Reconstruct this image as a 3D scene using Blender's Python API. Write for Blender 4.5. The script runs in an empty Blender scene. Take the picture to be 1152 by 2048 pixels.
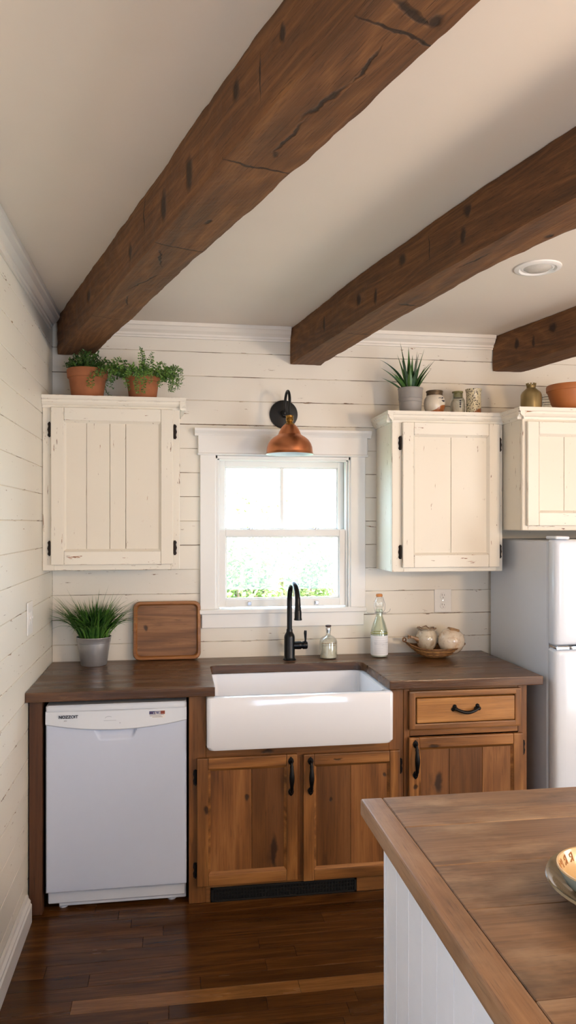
import bpy, bmesh, math, random
from mathutils import Vector, Matrix, noise as mnoise
PI = math.pi
S = bpy.context.scene
COL = S.collection
random.seed(7)

def C(r, g, b):                      # sRGB 0-255 -> linear rgba
    f = lambda v: (v/255/12.92) if v/255 <= .04045 else ((v/255+.055)/1.055)**2.4
    return (f(r), f(g), f(b), 1)

# ------------------------------------------------------------------ camera
cam_d = bpy.data.cameras.new('camera'); cam = bpy.data.objects.new('camera', cam_d); COL.objects.link(cam)
S.camera = cam
cam_d.sensor_fit = 'VERTICAL'; cam_d.sensor_height = 36; cam_d.lens = 36*1480/2048
cam_d.shift_y = 22/2048; cam_d.clip_start = .02; cam_d.clip_end = 200
cam.location = (0, 0, 1.58)
cam.rotation_euler = (PI/2, 0, -math.atan(226/1480))

# ------------------------------------------------------------------ world, lights, exposure
W = bpy.data.worlds.new('sky'); S.world = W; W.use_nodes = True
wn = W.node_tree.nodes; wl = W.node_tree.links
bg = wn['Background']; bg.inputs[0].default_value = (.58, .78, 1.0, 1); bg.inputs[1].default_value = 15

def area(name, loc, size, power, col, aim, portal=False):
    d = bpy.data.lights.new(name, 'AREA'); d.shape = 'RECTANGLE'; d.size, d.size_y = size
    d.energy = power; d.color = col
    o = bpy.data.objects.new(name, d); COL.objects.link(o); o.location = loc
    o.rotation_euler = (Vector(aim)-Vector(loc)).to_track_quat('-Z', 'Y').to_euler()
    if portal: d.cycles.is_portal = True
    return o
def point(name, loc, r, power, col):
    d = bpy.data.lights.new(name, 'POINT'); d.shadow_soft_size = r; d.energy = power; d.color = col
    o = bpy.data.objects.new(name, d); COL.objects.link(o); o.location = loc; return o

area('sink_window_portal', (.54, 3.87, 1.53), (.70, .78), 1, (1, 1, 1), (.54, 0, 1.53), True)
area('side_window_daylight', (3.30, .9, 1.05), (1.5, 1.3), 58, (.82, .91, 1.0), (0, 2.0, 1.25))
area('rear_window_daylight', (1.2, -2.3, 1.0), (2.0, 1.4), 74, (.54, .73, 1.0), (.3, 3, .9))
area('left_cool_fill', (-.56, 1.0, .75), (.9, .9), 6, (.50, .70, 1.0), (1, 1.4, .35))  # added cool fill for the island's left panel; this wall has no window
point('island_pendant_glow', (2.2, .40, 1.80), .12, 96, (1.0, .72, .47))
point('warm_beam_fill', (1.5, -1.1, 1.65), .16, 34, (1.0, .74, .50))  # added warm fill aimed at the beam undersides, no lamp fixture behind it
sun_d = bpy.data.lights.new('sun', 'SUN'); sun_d.energy = 8; sun_d.angle = .02; sun_d.color = (1, .95, .85)
sun = bpy.data.objects.new('sun', sun_d); COL.objects.link(sun); sun.rotation_euler = (math.radians(35), math.radians(12), 0)

S.view_settings.view_transform = 'Standard'; S.view_settings.look = 'None'
S.view_settings.gamma = 1; S.view_settings.use_curve_mapping = False
S.view_settings.exposure = 0.10

# ------------------------------------------------------------------ material helpers
class NT:
    def __init__(s, name):
        s.m = bpy.data.materials.new(name); s.m.use_nodes = True
        s.t = s.m.node_tree; s.n = s.t.nodes; s.l = s.t.links
        s.b = s.n['Principled BSDF']
    def node(s, typ, **kw):
        nd = s.n.new(typ)
        for k, v in kw.items():
            if k.startswith('i_'):
                nd.inputs[int(k[2:])].default_value = v
            else: setattr(nd, k, v)
        return nd
    def link(s, a, b): s.l.new(a, b)
    def val(s, x, sock):
        if isinstance(x, (int, float)): sock.default_value = x
        else: s.link(x, sock)
    def math(s, op, a, b=0, c=None, clamp=False):
        nd = s.node('ShaderNodeMath', operation=op, use_clamp=clamp)
        s.val(a, nd.inputs[0]); s.val(b, nd.inputs[1])
        if c is not None: s.val(c, nd.inputs[2])
        return nd.outputs[0]
    def coord(s, scale=(1, 1, 1), rnd=0, loc=(0, 0, 0), rot=(0, 0, 0), src=None):
        if src is None: src = s.node('ShaderNodeTexCoord').outputs['Object']
        if rnd:
            a = s.node('ShaderNodeAttribute', attribute_name='rnd')
            mu = s.math('MULTIPLY', a.outputs['Fac'], rnd)
            v = s.node('ShaderNodeVectorMath', operation='ADD'); s.link(src, v.inputs[0]); s.link(mu, v.inputs[1]); src = v.outputs[0]
        mp = s.node('ShaderNodeMapping'); mp.inputs['Scale'].default_value = scale
        mp.inputs['Location'].default_value = loc; mp.inputs['Rotation'].default_value = rot
        s.link(src, mp.inputs[0]); return mp.outputs[0]
    def noise(s, vec, scale=1, detail=3, rough=.5, dist=0):
        nd = s.node('ShaderNodeTexNoise'); s.link(vec, nd.inputs['Vector'])
        nd.inputs['Scale'].default_value = scale; nd.inputs['Detail'].default_value = detail
        nd.inputs['Roughness'].default_value = rough; nd.inputs['Distortion'].default_value = dist
        return nd.outputs['Fac']
    def mr(s, x, a, b, c=0, d=1, smooth=False):
        nd = s.node('ShaderNodeMapRange'); nd.clamp = True
        if smooth: nd.interpolation_type = 'SMOOTHSTEP'
        s.link(x, nd.inputs[0]); nd.inputs[1].default_value = a; nd.inputs[2].default_value = b
        nd.inputs[3].default_value = c; nd.inputs[4].default_value = d; return nd.outputs[0]
    def ramp(s, x, stops):
        nd = s.node('ShaderNodeValToRGB'); e = nd.color_ramp.elements
        while len(e) < len(stops): e.new(.5)
        for i, (p, c) in enumerate(stops): e[i].position = p; e[i].color = c
        s.link(x, nd.inputs[0]); return nd.outputs[0]
    def mix(s, f, a, b, mode='MIX'):
        nd = s.node('ShaderNodeMix', data_type='RGBA', blend_type=mode)
        s.val(f, nd.inputs[0])
        for x, k in ((a, 6), (b, 7)):
            if isinstance(x, tuple): nd.inputs[k].default_value = x
            else: s.link(x, nd.inputs[k])
        return nd.outputs[2]
    def bump(s, h, strength=.3, dist=.002):
        nd = s.node('ShaderNodeBump'); nd.inputs['Strength'].default_value = strength; nd.inputs['Distance'].default_value = dist
        s.link(h, nd.inputs['Height']); s.link(nd.outputs[0], s.b.inputs['Normal'])
    def col(s, c):
        if isinstance(c, tuple): s.b.inputs['Base Color'].default_value = c
        else: s.link(c, s.b.inputs['Base Color'])
    def set(s, rough=.5, metal=0, spec=.5, coat=0, trans=0, ior=None):
        s.val(rough, s.b.inputs['Roughness']); s.b.inputs['Metallic'].default_value = metal
        s.b.inputs['Specular IOR Level'].default_value = spec
        s.b.inputs['Coat Weight'].default_value = coat; s.b.inputs['Transmission Weight'].default_value = trans
        if ior: s.b.inputs['IOR'].default_value = ior
        return s

def plain(name, c, rough=.5, metal=0, spec=.5, coat=0, var=.06, nscale=30, bump=0):
    m = NT(name); v = m.noise(m.coord(), nscale, 3)
    k = m.mr(v, .3, .7, 1-var, 1+var*.4)
    m.col(m.mix(1.0, c, m.node_rgb(k), 'MULTIPLY') if False else m.mix(m.mr(v, .35, .7), tuple(x*(1-var) for x in c[:3])+(1,), c))
    m.set(rough, metal, spec, coat)
    if bump: m.bump(v, bump, .001)
    return m.m

def wood(name, dark, mid, light, axis='x', sc=1.0, rough=.5, knots=(), tone=.35, bump=.35, coat=0, spots=.5, grainw=1.0, spec=.5, figure=.16, wear=0):
    """long-grain timber; axis = grain direction. knots: (centre, radii, rotz)."""
    m = NT(name)
    a = {'x': 0, 'y': 1, 'z': 2}[axis]
    def scl(across, along):
        v = [across]*3; v[a] = along; return tuple(x*sc for x in v)
    base = m.coord((1, 1, 1), 7.3)
    warp = m.noise(m.coord((1, 1, 1), 0, src=base), 3.0, 2)
    n1 = m.noise(m.coord(scl(9, .9), src=base), 1.0, 4, .55, .6)                    # broad figure
    n2 = m.noise(m.coord(scl(5, .55), src=base, loc=(1.7, 4.1, 2.3)), 1.0, 2, .45, .3)
    lines = m.math('PINGPONG', m.math('MULTIPLY', n2, 17*grainw), 1.0)              # growth-ring contours
    lines = m.math('POWER', lines, 1.6)
    fine = m.noise(m.coord(scl(150, 5), src=base), 1.0, 3, .6)
    g = m.math('ADD', m.math('MULTIPLY', n1, .50), m.math('MULTIPLY', lines, figure))
    g = m.math('ADD', g, m.math('MULTIPLY', fine, .50-figure))
    colr = m.ramp(g, [(.28, dark), (.50, mid), (.74, light)])
    at = m.node('ShaderNodeAttribute', attribute_name='rnd')
    rn = m.math('FRACT', m.math('MULTIPLY', at.outputs['Fac'], 13.7))
    colr = m.mix(m.math('MULTIPLY', rn, tone), colr, tuple(x*.45 for x in mid[:3])+(1,))
    if spots:                                               # weathering blotches
        sp = m.noise(m.coord(scl(16, 5), src=base, loc=(3, 1, 7)), 1, 3, .6)
        colr = m.mix(m.mr(sp, .62, .78, 0, spots), colr, tuple(x*.35 for x in dark[:3])+(1,))
    if wear:                                                # rubbed pale patches and dull stains
        w1 = m.noise(m.coord(scl(7, 3), src=base, loc=(8, 3, 5)), 1, 5, .65)
        colr = m.mix(m.mr(w1, .50, .68, 0, wear), colr, C(178, 152, 124))
        w2 = m.noise(m.coord(scl(6, 3.4), src=base, loc=(1, 9, 2)), 1, 5, .7)
        colr = m.mix(m.mr(w2, .54, .70, 0, wear*1.1), colr, C(66, 50, 38))
    pores = m.mr(m.noise(m.coord(scl(320, 12), src=base), 1, 2), .60, .72, 0, .45)
    colr = m.mix(pores, colr, tuple(x*.45 for x in dark[:3])+(1,))
    kn = None
    if knots:
        oc = m.node('ShaderNodeTexCoord').outputs['Object']
        wn_ = m.node('ShaderNodeTexNoise'); m.link(oc, wn_.inputs['Vector']); wn_.inputs['Scale'].default_value = 22; wn_.inputs['Detail'].default_value = 3
        vm = m.node('ShaderNodeVectorMath', operation='MULTIPLY_ADD'); m.link(wn_.outputs['Color'], vm.inputs[0])
        vm.inputs[1].default_value = (.03, .03, .03); 
        sb = m.node('ShaderNodeVectorMath', operation='SUBTRACT'); m.link(oc, sb.inputs[0]); sb.inputs[1].default_value = (.015, .015, .015)
        m.link(sb.outputs[0], vm.inputs[2]); wc = vm.outputs[0]
        for (c, r, rz) in knots:
            s1 = m.node('ShaderNodeVectorMath', operation='SUBTRACT'); m.link(wc, s1.inputs[0]); s1.inputs[1].default_value = c
            rt = m.node('ShaderNodeVectorRotate', rotation_type='Z_AXIS'); m.link(s1.outputs[0], rt.inputs['Vector']); rt.inputs['Angle'].default_value = -rz
            d1 = m.node('ShaderNodeVectorMath', operation='DIVIDE'); m.link(rt.outputs[0], d1.inputs[0]); d1.inputs[1].default_value = r
            ln = m.node('ShaderNodeVectorMath', operation='LENGTH'); m.link(d1.outputs[0], ln.inputs[0])
            f = m.mr(ln.outputs['Value'], .45, 1.15, 1, 0, True)
            kn = f if kn is None else m.math('MAXIMUM', kn, f)
        colr = m.mix(m.math('MULTIPLY', kn, .85), colr, tuple(x*.18 for x in dark[:3])+(1,))
    m.col(colr)
    h = m.math('ADD', m.math('MULTIPLY', g, .7), m.math('MULTIPLY', pores, -.8))
    if kn is not None: h = m.math('SUBTRACT', h, kn)
    m.bump(h, bump, .003)
    r = m.mr(n1, .3, .7, rough-.07, rough+.1)
    m.set(r, 0, spec, coat)
    m.b.inputs['Coat Roughness'].default_value = .25
    return m.m

def chippy(name, c=C(226, 220, 206), chip=C(92, 64, 46), axis='z', amount=.5, edge=True, groove=None):
    """old white paint over brown wood, flaked along the grain and at the edges"""
    m = NT(name); a = {'x': 0, 'y': 1, 'z': 2}[axis]
    def scl(ac, al):
        v = [ac]*3; v[a] = al; return tuple(v)
    base = m.coord((1, 1, 1), 5.1)
    n = m.noise(m.coord(scl(95, 13), src=base), 1, 4, .65, .4)
    area_ = m.noise(m.coord(scl(7, 3), src=base, loc=(4, 2, 9)), 1, 2)
    thr = m.math('ADD', n, m.mr(area_, .45, .75, 0, .10*amount))
    if edge:
        bv = m.node('ShaderNodeBevel', samples=4); bv.inputs['Radius'].default_value = .004
        ge = m.node('ShaderNodeNewGeometry')
        dt = m.node('ShaderNodeVectorMath', operation='DOT_PRODUCT'); m.link(bv.outputs[0], dt.inputs[0]); m.link(ge.outputs['Normal'], dt.inputs[1])
        e = m.mr(dt.outputs['Value'], .72, .995, .13, 0)
        thr = m.math('ADD', thr, e)
    if groove:                                           # flaking close to board joints
        zz = m.node('ShaderNodeSeparateXYZ'); m.link(m.node('ShaderNodeTexCoord').outputs['Object'], zz.inputs[0])
        fr = m.math('FRACT', m.math('ADD', m.math('DIVIDE', m.math('SUBTRACT', zz.outputs['Z'], groove[0]), groove[1]), 20.5))
        dg = m.math('ABSOLUTE', m.math('SUBTRACT', fr, .5))
        thr = m.math('ADD', thr, m.mr(dg, 0, .055, .105, 0))
    f = m.mr(thr, .69, .715)
    tint = m.noise(m.coord((2, 2, 2), src=base), 1, 3)
    paint = m.mix(m.mr(tint, .3, .7, 0, .5), c, tuple(x*.93 for x in c[:3])+(1,))
    chipc = m.ramp(m.noise(m.coord((60, 60, 60)), 1, 2), [(.35, tuple(x*.6 for x in chip[:3])+(1,)), (.65, tuple(min(1, x*2.1) for x in chip[:3])+(1,))])
    m.col(m.mix(f, paint, chipc))
    m.bump(m.math('SUBTRACT', m.math('MULTIPLY', m.noise(m.coord(scl(60, 5), src=base), 1, 3), .35), f), .35, .0015)
    m.set(m.mr(f, 0, 1, .48, .85))
    return m.m

def glass(name, tint=(1, 1, 1, 1), refl=.09, rough=.0):
    """thin clear glass: transparent with a fresnel sheen"""
    m = NT(name); m.n.remove(m.b)
    tr = m.node('ShaderNodeBsdfTransparent'); tr.inputs[0].default_value = tint
    gl = m.node('ShaderNodeBsdfGlossy'); gl.inputs['Roughness'].default_value = rough+.02
    lw = m.node('ShaderNodeLayerWeight'); lw.inputs['Blend'].default_value = .35
    f = m.math('MULTIPLY_ADD', lw.outputs['Facing'], .55, refl, clamp=True)
    mx = m.node('ShaderNodeMixShader'); m.link(f, mx.inputs[0]); m.link(tr.outputs[0], mx.inputs[1]); m.link(gl.outputs[0], mx.inputs[2])
    m.link(mx.outputs[0], m.n['Material Output'].inputs[0])
    return m.m

# ------------------------------------------------------------------ mesh builder
ORIGIN = {}
class MB:
    def __init__(s): s.v = []; s.f = []; s.mi = []; s.r = []; s.sm = []; s.cur = 0; s.rnd = None
    def add(s, vs, fs, m=0, r=None, smooth=False):
        b = len(s.v); s.v += [tuple(p) for p in vs]; r = random.random() if r is None else r
        for f in fs: s.f.append([b+i for i in f]); s.mi.append(m); s.r.append(r); s.sm.append(smooth)
        return s
    def box(s, x0, x1, y0, y1, z0, z1, bev=.002, m=0, r=None, seg=1, M=None):
        if x1 < x0: x0, x1 = x1, x0
        if y1 < y0: y0, y1 = y1, y0
        if z1 < z0: z0, z1 = z1, z0
        bm = bmesh.new()
        bmesh.ops.create_cube(bm, size=1, matrix=Matrix.Translation(((x0+x1)/2, (y0+y1)/2, (z0+z1)/2)) @ Matrix.Diagonal((x1-x0, y1-y0, z1-z0, 1)))
        bev = min(bev, .45*min(x1-x0, y1-y0, z1-z0))
        if bev > 0: bmesh.ops.bevel(bm, geom=bm.edges[:], offset=bev, segments=seg, profile=.6, affect='EDGES')
        if M is not None: bmesh.ops.transform(bm, matrix=M, verts=bm.verts[:])
        bm.verts.index_update()
        s.add([v.co[:] for v in bm.verts], [[v.index for v in f.verts] for f in bm.faces], m, r); bm.free(); return s
    def lathe(s, c, prof, n=32, m=0, smooth=True, axis='z', cap=True, M=None, rf=None):
        """prof: list of (r, h) from one end to the other"""
        vs = []; fs = []
        for k, (r, h) in enumerate(prof):
            for i in range(n):
                a = 2*PI*i/n; rr = r*(rf(a, h) if rf else 1)
                p = (rr*math.cos(a), rr*math.sin(a), h)
                if axis == 'y': p = (p[0], p[2], p[1])
                if axis == 'x': p = (p[2], p[0], p[1])
                vs.append(p)
        for k in range(len(prof)-1):
            for i in range(n):
                j = (i+1) % n; fs.append([k*n+i, k*n+j, (k+1)*n+j, (k+1)*n+i])
        if cap:
            if prof[0][0] > 1e-5: fs.append(list(range(n))[::-1])
            if prof[-1][0] > 1e-5: fs.append([(len(prof)-1)*n+i for i in range(n)])
        if M is not None: vs = [(M @ Vector(p))[:] for p in vs]
        vs = [(p[0]+c[0], p[1]+c[1], p[2]+c[2]) for p in vs]
        return s.add(vs, fs, m, None, smooth)
    def tube(s, pts, r, n=10, m=0, closed=False, cap=True):
        """r: number or list"""
        P = [Vector(p) for p in pts]; N = len(P)
        R = r if isinstance(r, (list, tuple)) else [r]*N
        vs = []; fs = []; up = None
        for i in range(N):
            a = P[(i-1) % N] if (closed or i > 0) else P[i]; b = P[(i+1) % N] if (closed or i < N-1) else P[i]
            t = (b-a).normalized()
            if up is None:
                up = Vector((0, 0, 1)) if abs(t.z) < .9 else Vector((1, 0, 0))
            sd = t.cross(up).normalized(); up = sd.cross(t).normalized()
            for k in range(n):
                an = 2*PI*k/n; vs.append((P[i]+(sd*math.cos(an)+up*math.sin(an))*R[i])[:])
        for i in range(N if closed else N-1):
            j = (i+1) % N
            for k in range(n):
                l = (k+1) % n; fs.append([i*n+k, i*n+l, j*n+l, j*n+k])
        if cap and not closed:
            fs.append(list(range(n))[::-1]); fs.append([(N-1)*n+k for k in range(n)])
        return s.add(vs, fs, m, None, True)
    def prism(s, poly, lo, hi, axis='z', m=0, r=None, bev=0, holes=None):
        """poly extruded along axis. axis z: (x,y); axis y: (x,z); axis x: (y,z)"""
        bm = bmesh.new()
        def P(p, h):
            return {'z': (p[0], p[1], h), 'y': (p[0], h, p[1]), 'x': (h, p[0], p[1])}[axis]
        vs = [bm.verts.new(P(p, lo)) for p in poly]; f = bm.faces.new(vs)
        ex = bmesh.ops.extrude_face_region(bm, geom=[f]); nv = [g for g in ex['geom'] if isinstance(g, bmesh.types.BMVert)]
        d = P((0, 0), hi-lo); bmesh.ops.translate(bm, vec=d, verts=nv)
        bmesh.ops.recalc_face_normals(bm, faces=bm.faces[:])
        if bev: bmesh.ops.bevel(bm, geom=[e for e in bm.edges if e.calc_face_angle(0) > .5], offset=bev, segments=2, profile=.6, affect='EDGES')
        bm.verts.index_update()
        s.add([v.co[:] for v in bm.verts], [[v.index for v in f.verts] for f in bm.faces], m, r); bm.free(); return s
    def rr(s, loops, n=6, m=0, axis='z', smooth=True, cap0=True, cap1=True):
        """loft of rounded rectangles: (cx, cy, hx, hy, rad, h)"""
        vs = []; fs = []; N = 4*(n+1)
        for (cx, cy, hx, hy, rad, h) in loops:
            rad = min(rad, hx*.999, hy*.999)
            for q, (sx, sy) in enumerate(((1, 1), (-1, 1), (-1, -1), (1, -1))):
                for k in range(n+1):
                    a = q*PI/2+PI/2*k/n
                    x = cx+sx*(hx-rad)+rad*math.cos(a); y = cy+sy*(hy-rad)+rad*math.sin(a)
                    vs.append({'z': (x, y, h), 'y': (x, h, y), 'x': (h, x, y)}[axis])
        for k in range(len(loops)-1):
            for i in range(N):
                j = (i+1) % N; fs.append([k*N+i, k*N+j, (k+1)*N+j, (k+1)*N+i])
        if cap0: fs.append(list(range(N))[::-1])
        if cap1: fs.append([(len(loops)-1)*N+i for i in range(N)])
        return s.add(vs, fs, m, None, smooth)
    def build(s, name, mats, parent=None, label=None, sharp=35, fixn=True):
        o0 = Vector(ORIGIN.get(parent.name, (0, 0, 0))) if parent is not None else Vector((0, 0, 0))
        me = bpy.data.meshes.new(name)
        me.from_pydata([(v[0]-o0.x, v[1]-o0.y, v[2]-o0.z) for v in s.v], [], s.f)
        if not isinstance(mats, (list, tuple)): mats = [mats]
        for mm in mats: me.materials.append(mm)
        me.polygons.foreach_set('material_index', s.mi)
        me.polygons.foreach_set('use_smooth', s.sm)
        at = me.attributes.new('rnd', 'FLOAT', 'FACE'); at.data.foreach_set('value', s.r)
        me.update()
        if fixn:
            bm = bmesh.new(); bm.from_mesh(me); bmesh.ops.recalc_face_normals(bm, faces=bm.faces[:]); bm.to_mesh(me); bm.free()
        if any(s.sm): me.set_sharp_from_angle(angle=math.radians(sharp))
        o = bpy.data.objects.new(name, me); COL.objects.link(o)
        if parent is not None: o.parent = parent
        ORIGIN[o.name] = tuple(o0)
        if label: o['label'] = label
        return o

def thing(name, label, cat, loc=(0, 0, 0), group=None):
    o = bpy.data.objects.new(name, None); COL.objects.link(o); o.location = loc; o.empty_display_size = .05
    o['label'] = label; o['category'] = cat
    if group: o['group'] = group
    ORIGIN[o.name] = tuple(loc); return o
def struct(name, loc=(0, 0, 0)):
    o = bpy.data.objects.new(name, None); COL.objects.link(o); o.location = loc; o['kind'] = 'structure'; ORIGIN[o.name] = tuple(loc); return o
def tag(o, label, cat, group=None):
    o['label'] = label; o['category'] = cat
    if group: o['group'] = group
    return o
def st(o): o['kind'] = 'structure'; return o

def text_mesh(name, body, size, mat, parent, loc, rot=(PI/2, 0, 0), depth=.0003, sx=1.0, bold=0.0):
    cu = bpy.data.curves.new(name, 'FONT'); cu.body = body; cu.size = size; cu.extrude = depth; cu.align_x = 'CENTER'; cu.align_y = 'CENTER'; cu.offset = bold
    tmp = bpy.data.objects.new('tmp', cu); COL.objects.link(tmp)
    dg = bpy.context.evaluated_depsgraph_get(); me = bpy.data.meshes.new_from_object(tmp.evaluated_get(dg))
    bpy.data.objects.remove(tmp); me.materials.clear(); me.materials.append(mat)
    o0 = Vector(ORIGIN.get(parent.name, (0, 0, 0)))
    from mathutils import Euler
    me.transform(Matrix.Translation(Vector(loc)-o0) @ Euler(rot).to_matrix().to_4x4() @ Matrix.Diagonal((sx, 1, 1, 1)))
    o = bpy.data.objects.new(name, me); COL.objects.link(o); o.parent = parent; ORIGIN[o.name] = tuple(o0); return o

# ------------------------------------------------------------------ materials
GZ, GP = 1.590, .120       # shiplap joint phase and pitch
M_shiplap = chippy('shiplap_paint', C(232, 226, 214), C(120, 92, 70), 'x', .25, False, (GZ, GP))
M_shiplap_y = chippy('shiplap_paint_side', C(232, 228, 216), C(120, 92, 70), 'y', .15, False, (GZ, GP))
def backing(name, a, b, ax='x'):
    m = NT(name); n = m.noise(m.coord((5, 5, 30)), 1, 3, .6)
    m.col(m.mix(m.mr(n, a, b), C(214, 204, 186), C(96, 66, 44))); m.set(.9); return m.m
M_back = backing('board_joint_brown_wood', .44, .56); M_back2 = backing('board_joint_paint_filled', .56, .66, 'y')  # joint backing: noise patches of brown wood and paint
M_ceil = plain('ceiling_paint', C(228, 218, 205), .85, nscale=3, var=.03)
M_trim = plain('trim_paint', C(236, 234, 230), .38, var=.02, nscale=8)
M_crown = plain('crown_paint', C(232, 226, 216), .45, var=.03, nscale=8)
M_cabw = chippy('distressed_white_vertical', C(234, 227, 212), C(112, 78, 54), 'z', .75)
M_cabwx = chippy('distressed_white_horizontal', C(236, 230, 216), C(122, 80, 54), 'x', .95)
M_cabp = chippy('distressed_white_panel', C(230, 222, 206), C(130, 100, 76), 'z', .15)
M_iron = plain('black_iron', C(22, 21, 22), .42, .6, var=.3, nscale=60, bump=.2)
M_rustiron = plain('aged_iron', C(48, 36, 28), .6, .5, var=.5, nscale=120, bump=.3)
oakD, oakM, oakL = C(88, 54, 24), C(146, 96, 48), C(182, 128, 72)
M_oakx = wood('oak_rail', oakD, oakM, oakL, 'x', 1, .42, tone=.3, spots=.5, figure=.24, knots=[((.155, -.3, .577), (.022, .09, .007), 0), ((-.145, -.3, .615), (.03, .09, .010), 0)])
M_oakz = wood('oak_stile', oakD, oakM, oakL, 'z', 1, .42, tone=.3, spots=.5, figure=.24, knots=[((-.402, -.3, .392), (.014, .09, .018), 0), ((-.234, -.3, .44), (.014, .09, .014), 0)])
M_plank = wood('door_plank', C(72, 42, 18), C(126, 80, 40), C(156, 106, 58), 'z', 1.0, .5, tone=.6, spots=.6, figure=.10)
pk = lambda nm, kn: wood(nm, C(76, 44, 18), C(134, 86, 42), C(164, 112, 62), 'z', 1.0, .5, tone=.65, spots=.6, figure=.14, knots=kn)
M_plank = pk('door_plank_knotty', [((-.23, -.3, .432), (.013, .09, .015), 0), ((-.12, -.3, .20), (.016, .09, .08), 0), ((.13, -.3, .40), (.008, .09, .012), 0), ((.36, -.3, .50), (.01, .09, .012), 0)])
M_plankd = pk('door_plank_stained', [((-.125, -.3, .45), (.020, .09, .055), 0), ((.12, -.3, .3), (.012, .09, .015), 0)])
M_faceoak = wood('face_frame_oak', C(84, 52, 24), C(134, 86, 42), C(160, 108, 58), 'z', .7, .5, tone=.12, spots=.2)
M_drawer = wood('drawer_oak', C(128, 82, 38), C(176, 122, 64), C(206, 154, 92), 'x', 1, .4, tone=.1, spots=.1)
M_ctop = wood('dark_worktop', C(58, 36, 20), C(90, 60, 36), C(120, 86, 56), 'x', 1.3, .28, tone=.15, spots=.25, bump=.25)
M_isl = wood('island_planks', C(92, 66, 46), C(132, 100, 72), C(164, 130, 98), 'x', 1.0, .42, tone=.25, spots=.6, bump=.25, figure=.07, wear=.55)
M_isly = wood('island_border', C(98, 68, 44), C(134, 98, 66), C(160, 122, 86), 'y', 1.1, .40, tone=.1, spots=.4, bump=.2, figure=.08, wear=.3)
M_tray = wood('tray_wood', C(86, 54, 28), C(128, 86, 50), C(156, 110, 70), 'x', 1.2, .45, tone=.1, figure=.24, knots=[((-.105, 0, .155), (.014, .05, .016), 0)])
M_trayrim = wood('tray_rim_wood', C(110, 66, 30), C(156, 102, 54), C(182, 128, 76), 'x', 1.2, .4, tone=.1, spots=.2)
M_dark = plain('black_void', C(12, 11, 10), .7)
M_white = plain('appliance_enamel', C(222, 228, 238), .28, coat=.3, var=.01)
M_whitep = plain('appliance_plastic', C(222, 228, 236), .4, var=.01)
M_grayfr = plain('fridge_side_enamel', C(214, 220, 230), .32, var=.01)
M_chrome = plain('chrome', C(210, 212, 216), .12, 1.0, var=.02)
M_porc = plain('white_fireclay', C(236, 240, 248), .12, coat=.6, var=.005)
M_black = plain('matte_black_faucet', C(20, 21, 24), .25, .5, var=.1)
M_blackl = plain('black_lamp_metal', C(20, 18, 17), .5, .2, var=.1)
M_copper = plain('brushed_copper', C(216, 142, 100), .34, 1.0, var=.12, nscale=14)
M_brass = plain('aged_brass', C(176, 136, 70), .3, 1.0, var=.25, nscale=60)
M_shadein = plain('white_enamel_inside', C(228, 238, 240), .4)
M_terra = plain('terracotta', C(170, 106, 68), .85, var=.22, nscale=18, bump=.15)
M_terra2 = plain('glazed_terracotta', C(184, 112, 60), .45, var=.2, nscale=7, bump=.05)
M_soil = plain('potting_soil', C(44, 32, 24), .95, var=.4, nscale=90, bump=.6)
M_galv = plain('galvanized_steel', C(176, 177, 180), .36, .6, var=.15, nscale=22)
M_graypot = plain('gray_painted_pot', C(146, 142, 138), .55, var=.05)
M_glass = glass('clear_glass', (.975, .99, .982, 1), .05)
M_pane = glass('window_glass', (.97, .99, .985, 1), .04)
M_plate = plain('cover_plate_plastic', C(232, 230, 226), .4, var=.01)
M_ink = plain('dark_print', C(40, 44, 60), .6)
M_inkb = plain('brown_print', C(136, 92, 58), .6)
def leafm(name, a, b, rough=.45):
    m = NT(name); n = m.noise(m.coord((60, 60, 60)), 1, 2); at = m.node('ShaderNodeAttribute', attribute_name='rnd')
    f = m.math('ADD', m.math('MULTIPLY', n, .5), m.math('MULTIPLY', at.outputs['Fac'], .5))
    m.col(m.ramp(f, [(.25, a), (.75, b)])); m.set(rough); m.b.inputs['Subsurface Weight'].default_value = 0
    return m.m
M_fern = leafm('fern_leaf', C(44, 84, 30), C(112, 150, 60))
M_bushy = leafm('boxwood_leaf', C(34, 66, 30), C(84, 118, 52))
M_grass = leafm('grass_blade', C(26, 66, 22), C(92, 138, 54))
M_snake = leafm('aloe_blade', C(26, 58, 30), C(78, 116, 56), .35)
M_stem = plain('green_stem', C(88, 100, 44), .6)
M_out = leafm('outdoor_leaf', C(112, 136, 64), C(160, 172, 90), .6)
M_lawn = plain('lawn', C(170, 176, 130), .9, var=.3, nscale=2)

# ------------------------------------------------------------------ room shell
XL, YB, ZC = -.585, 3.70, 2.56
XR, YR = 3.40, -2.40
st(MB().box(XL-.2, XR+.1, YR-.1, YB+.16, ZC, ZC+.1, 0).build('ceiling', M_ceil))

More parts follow.
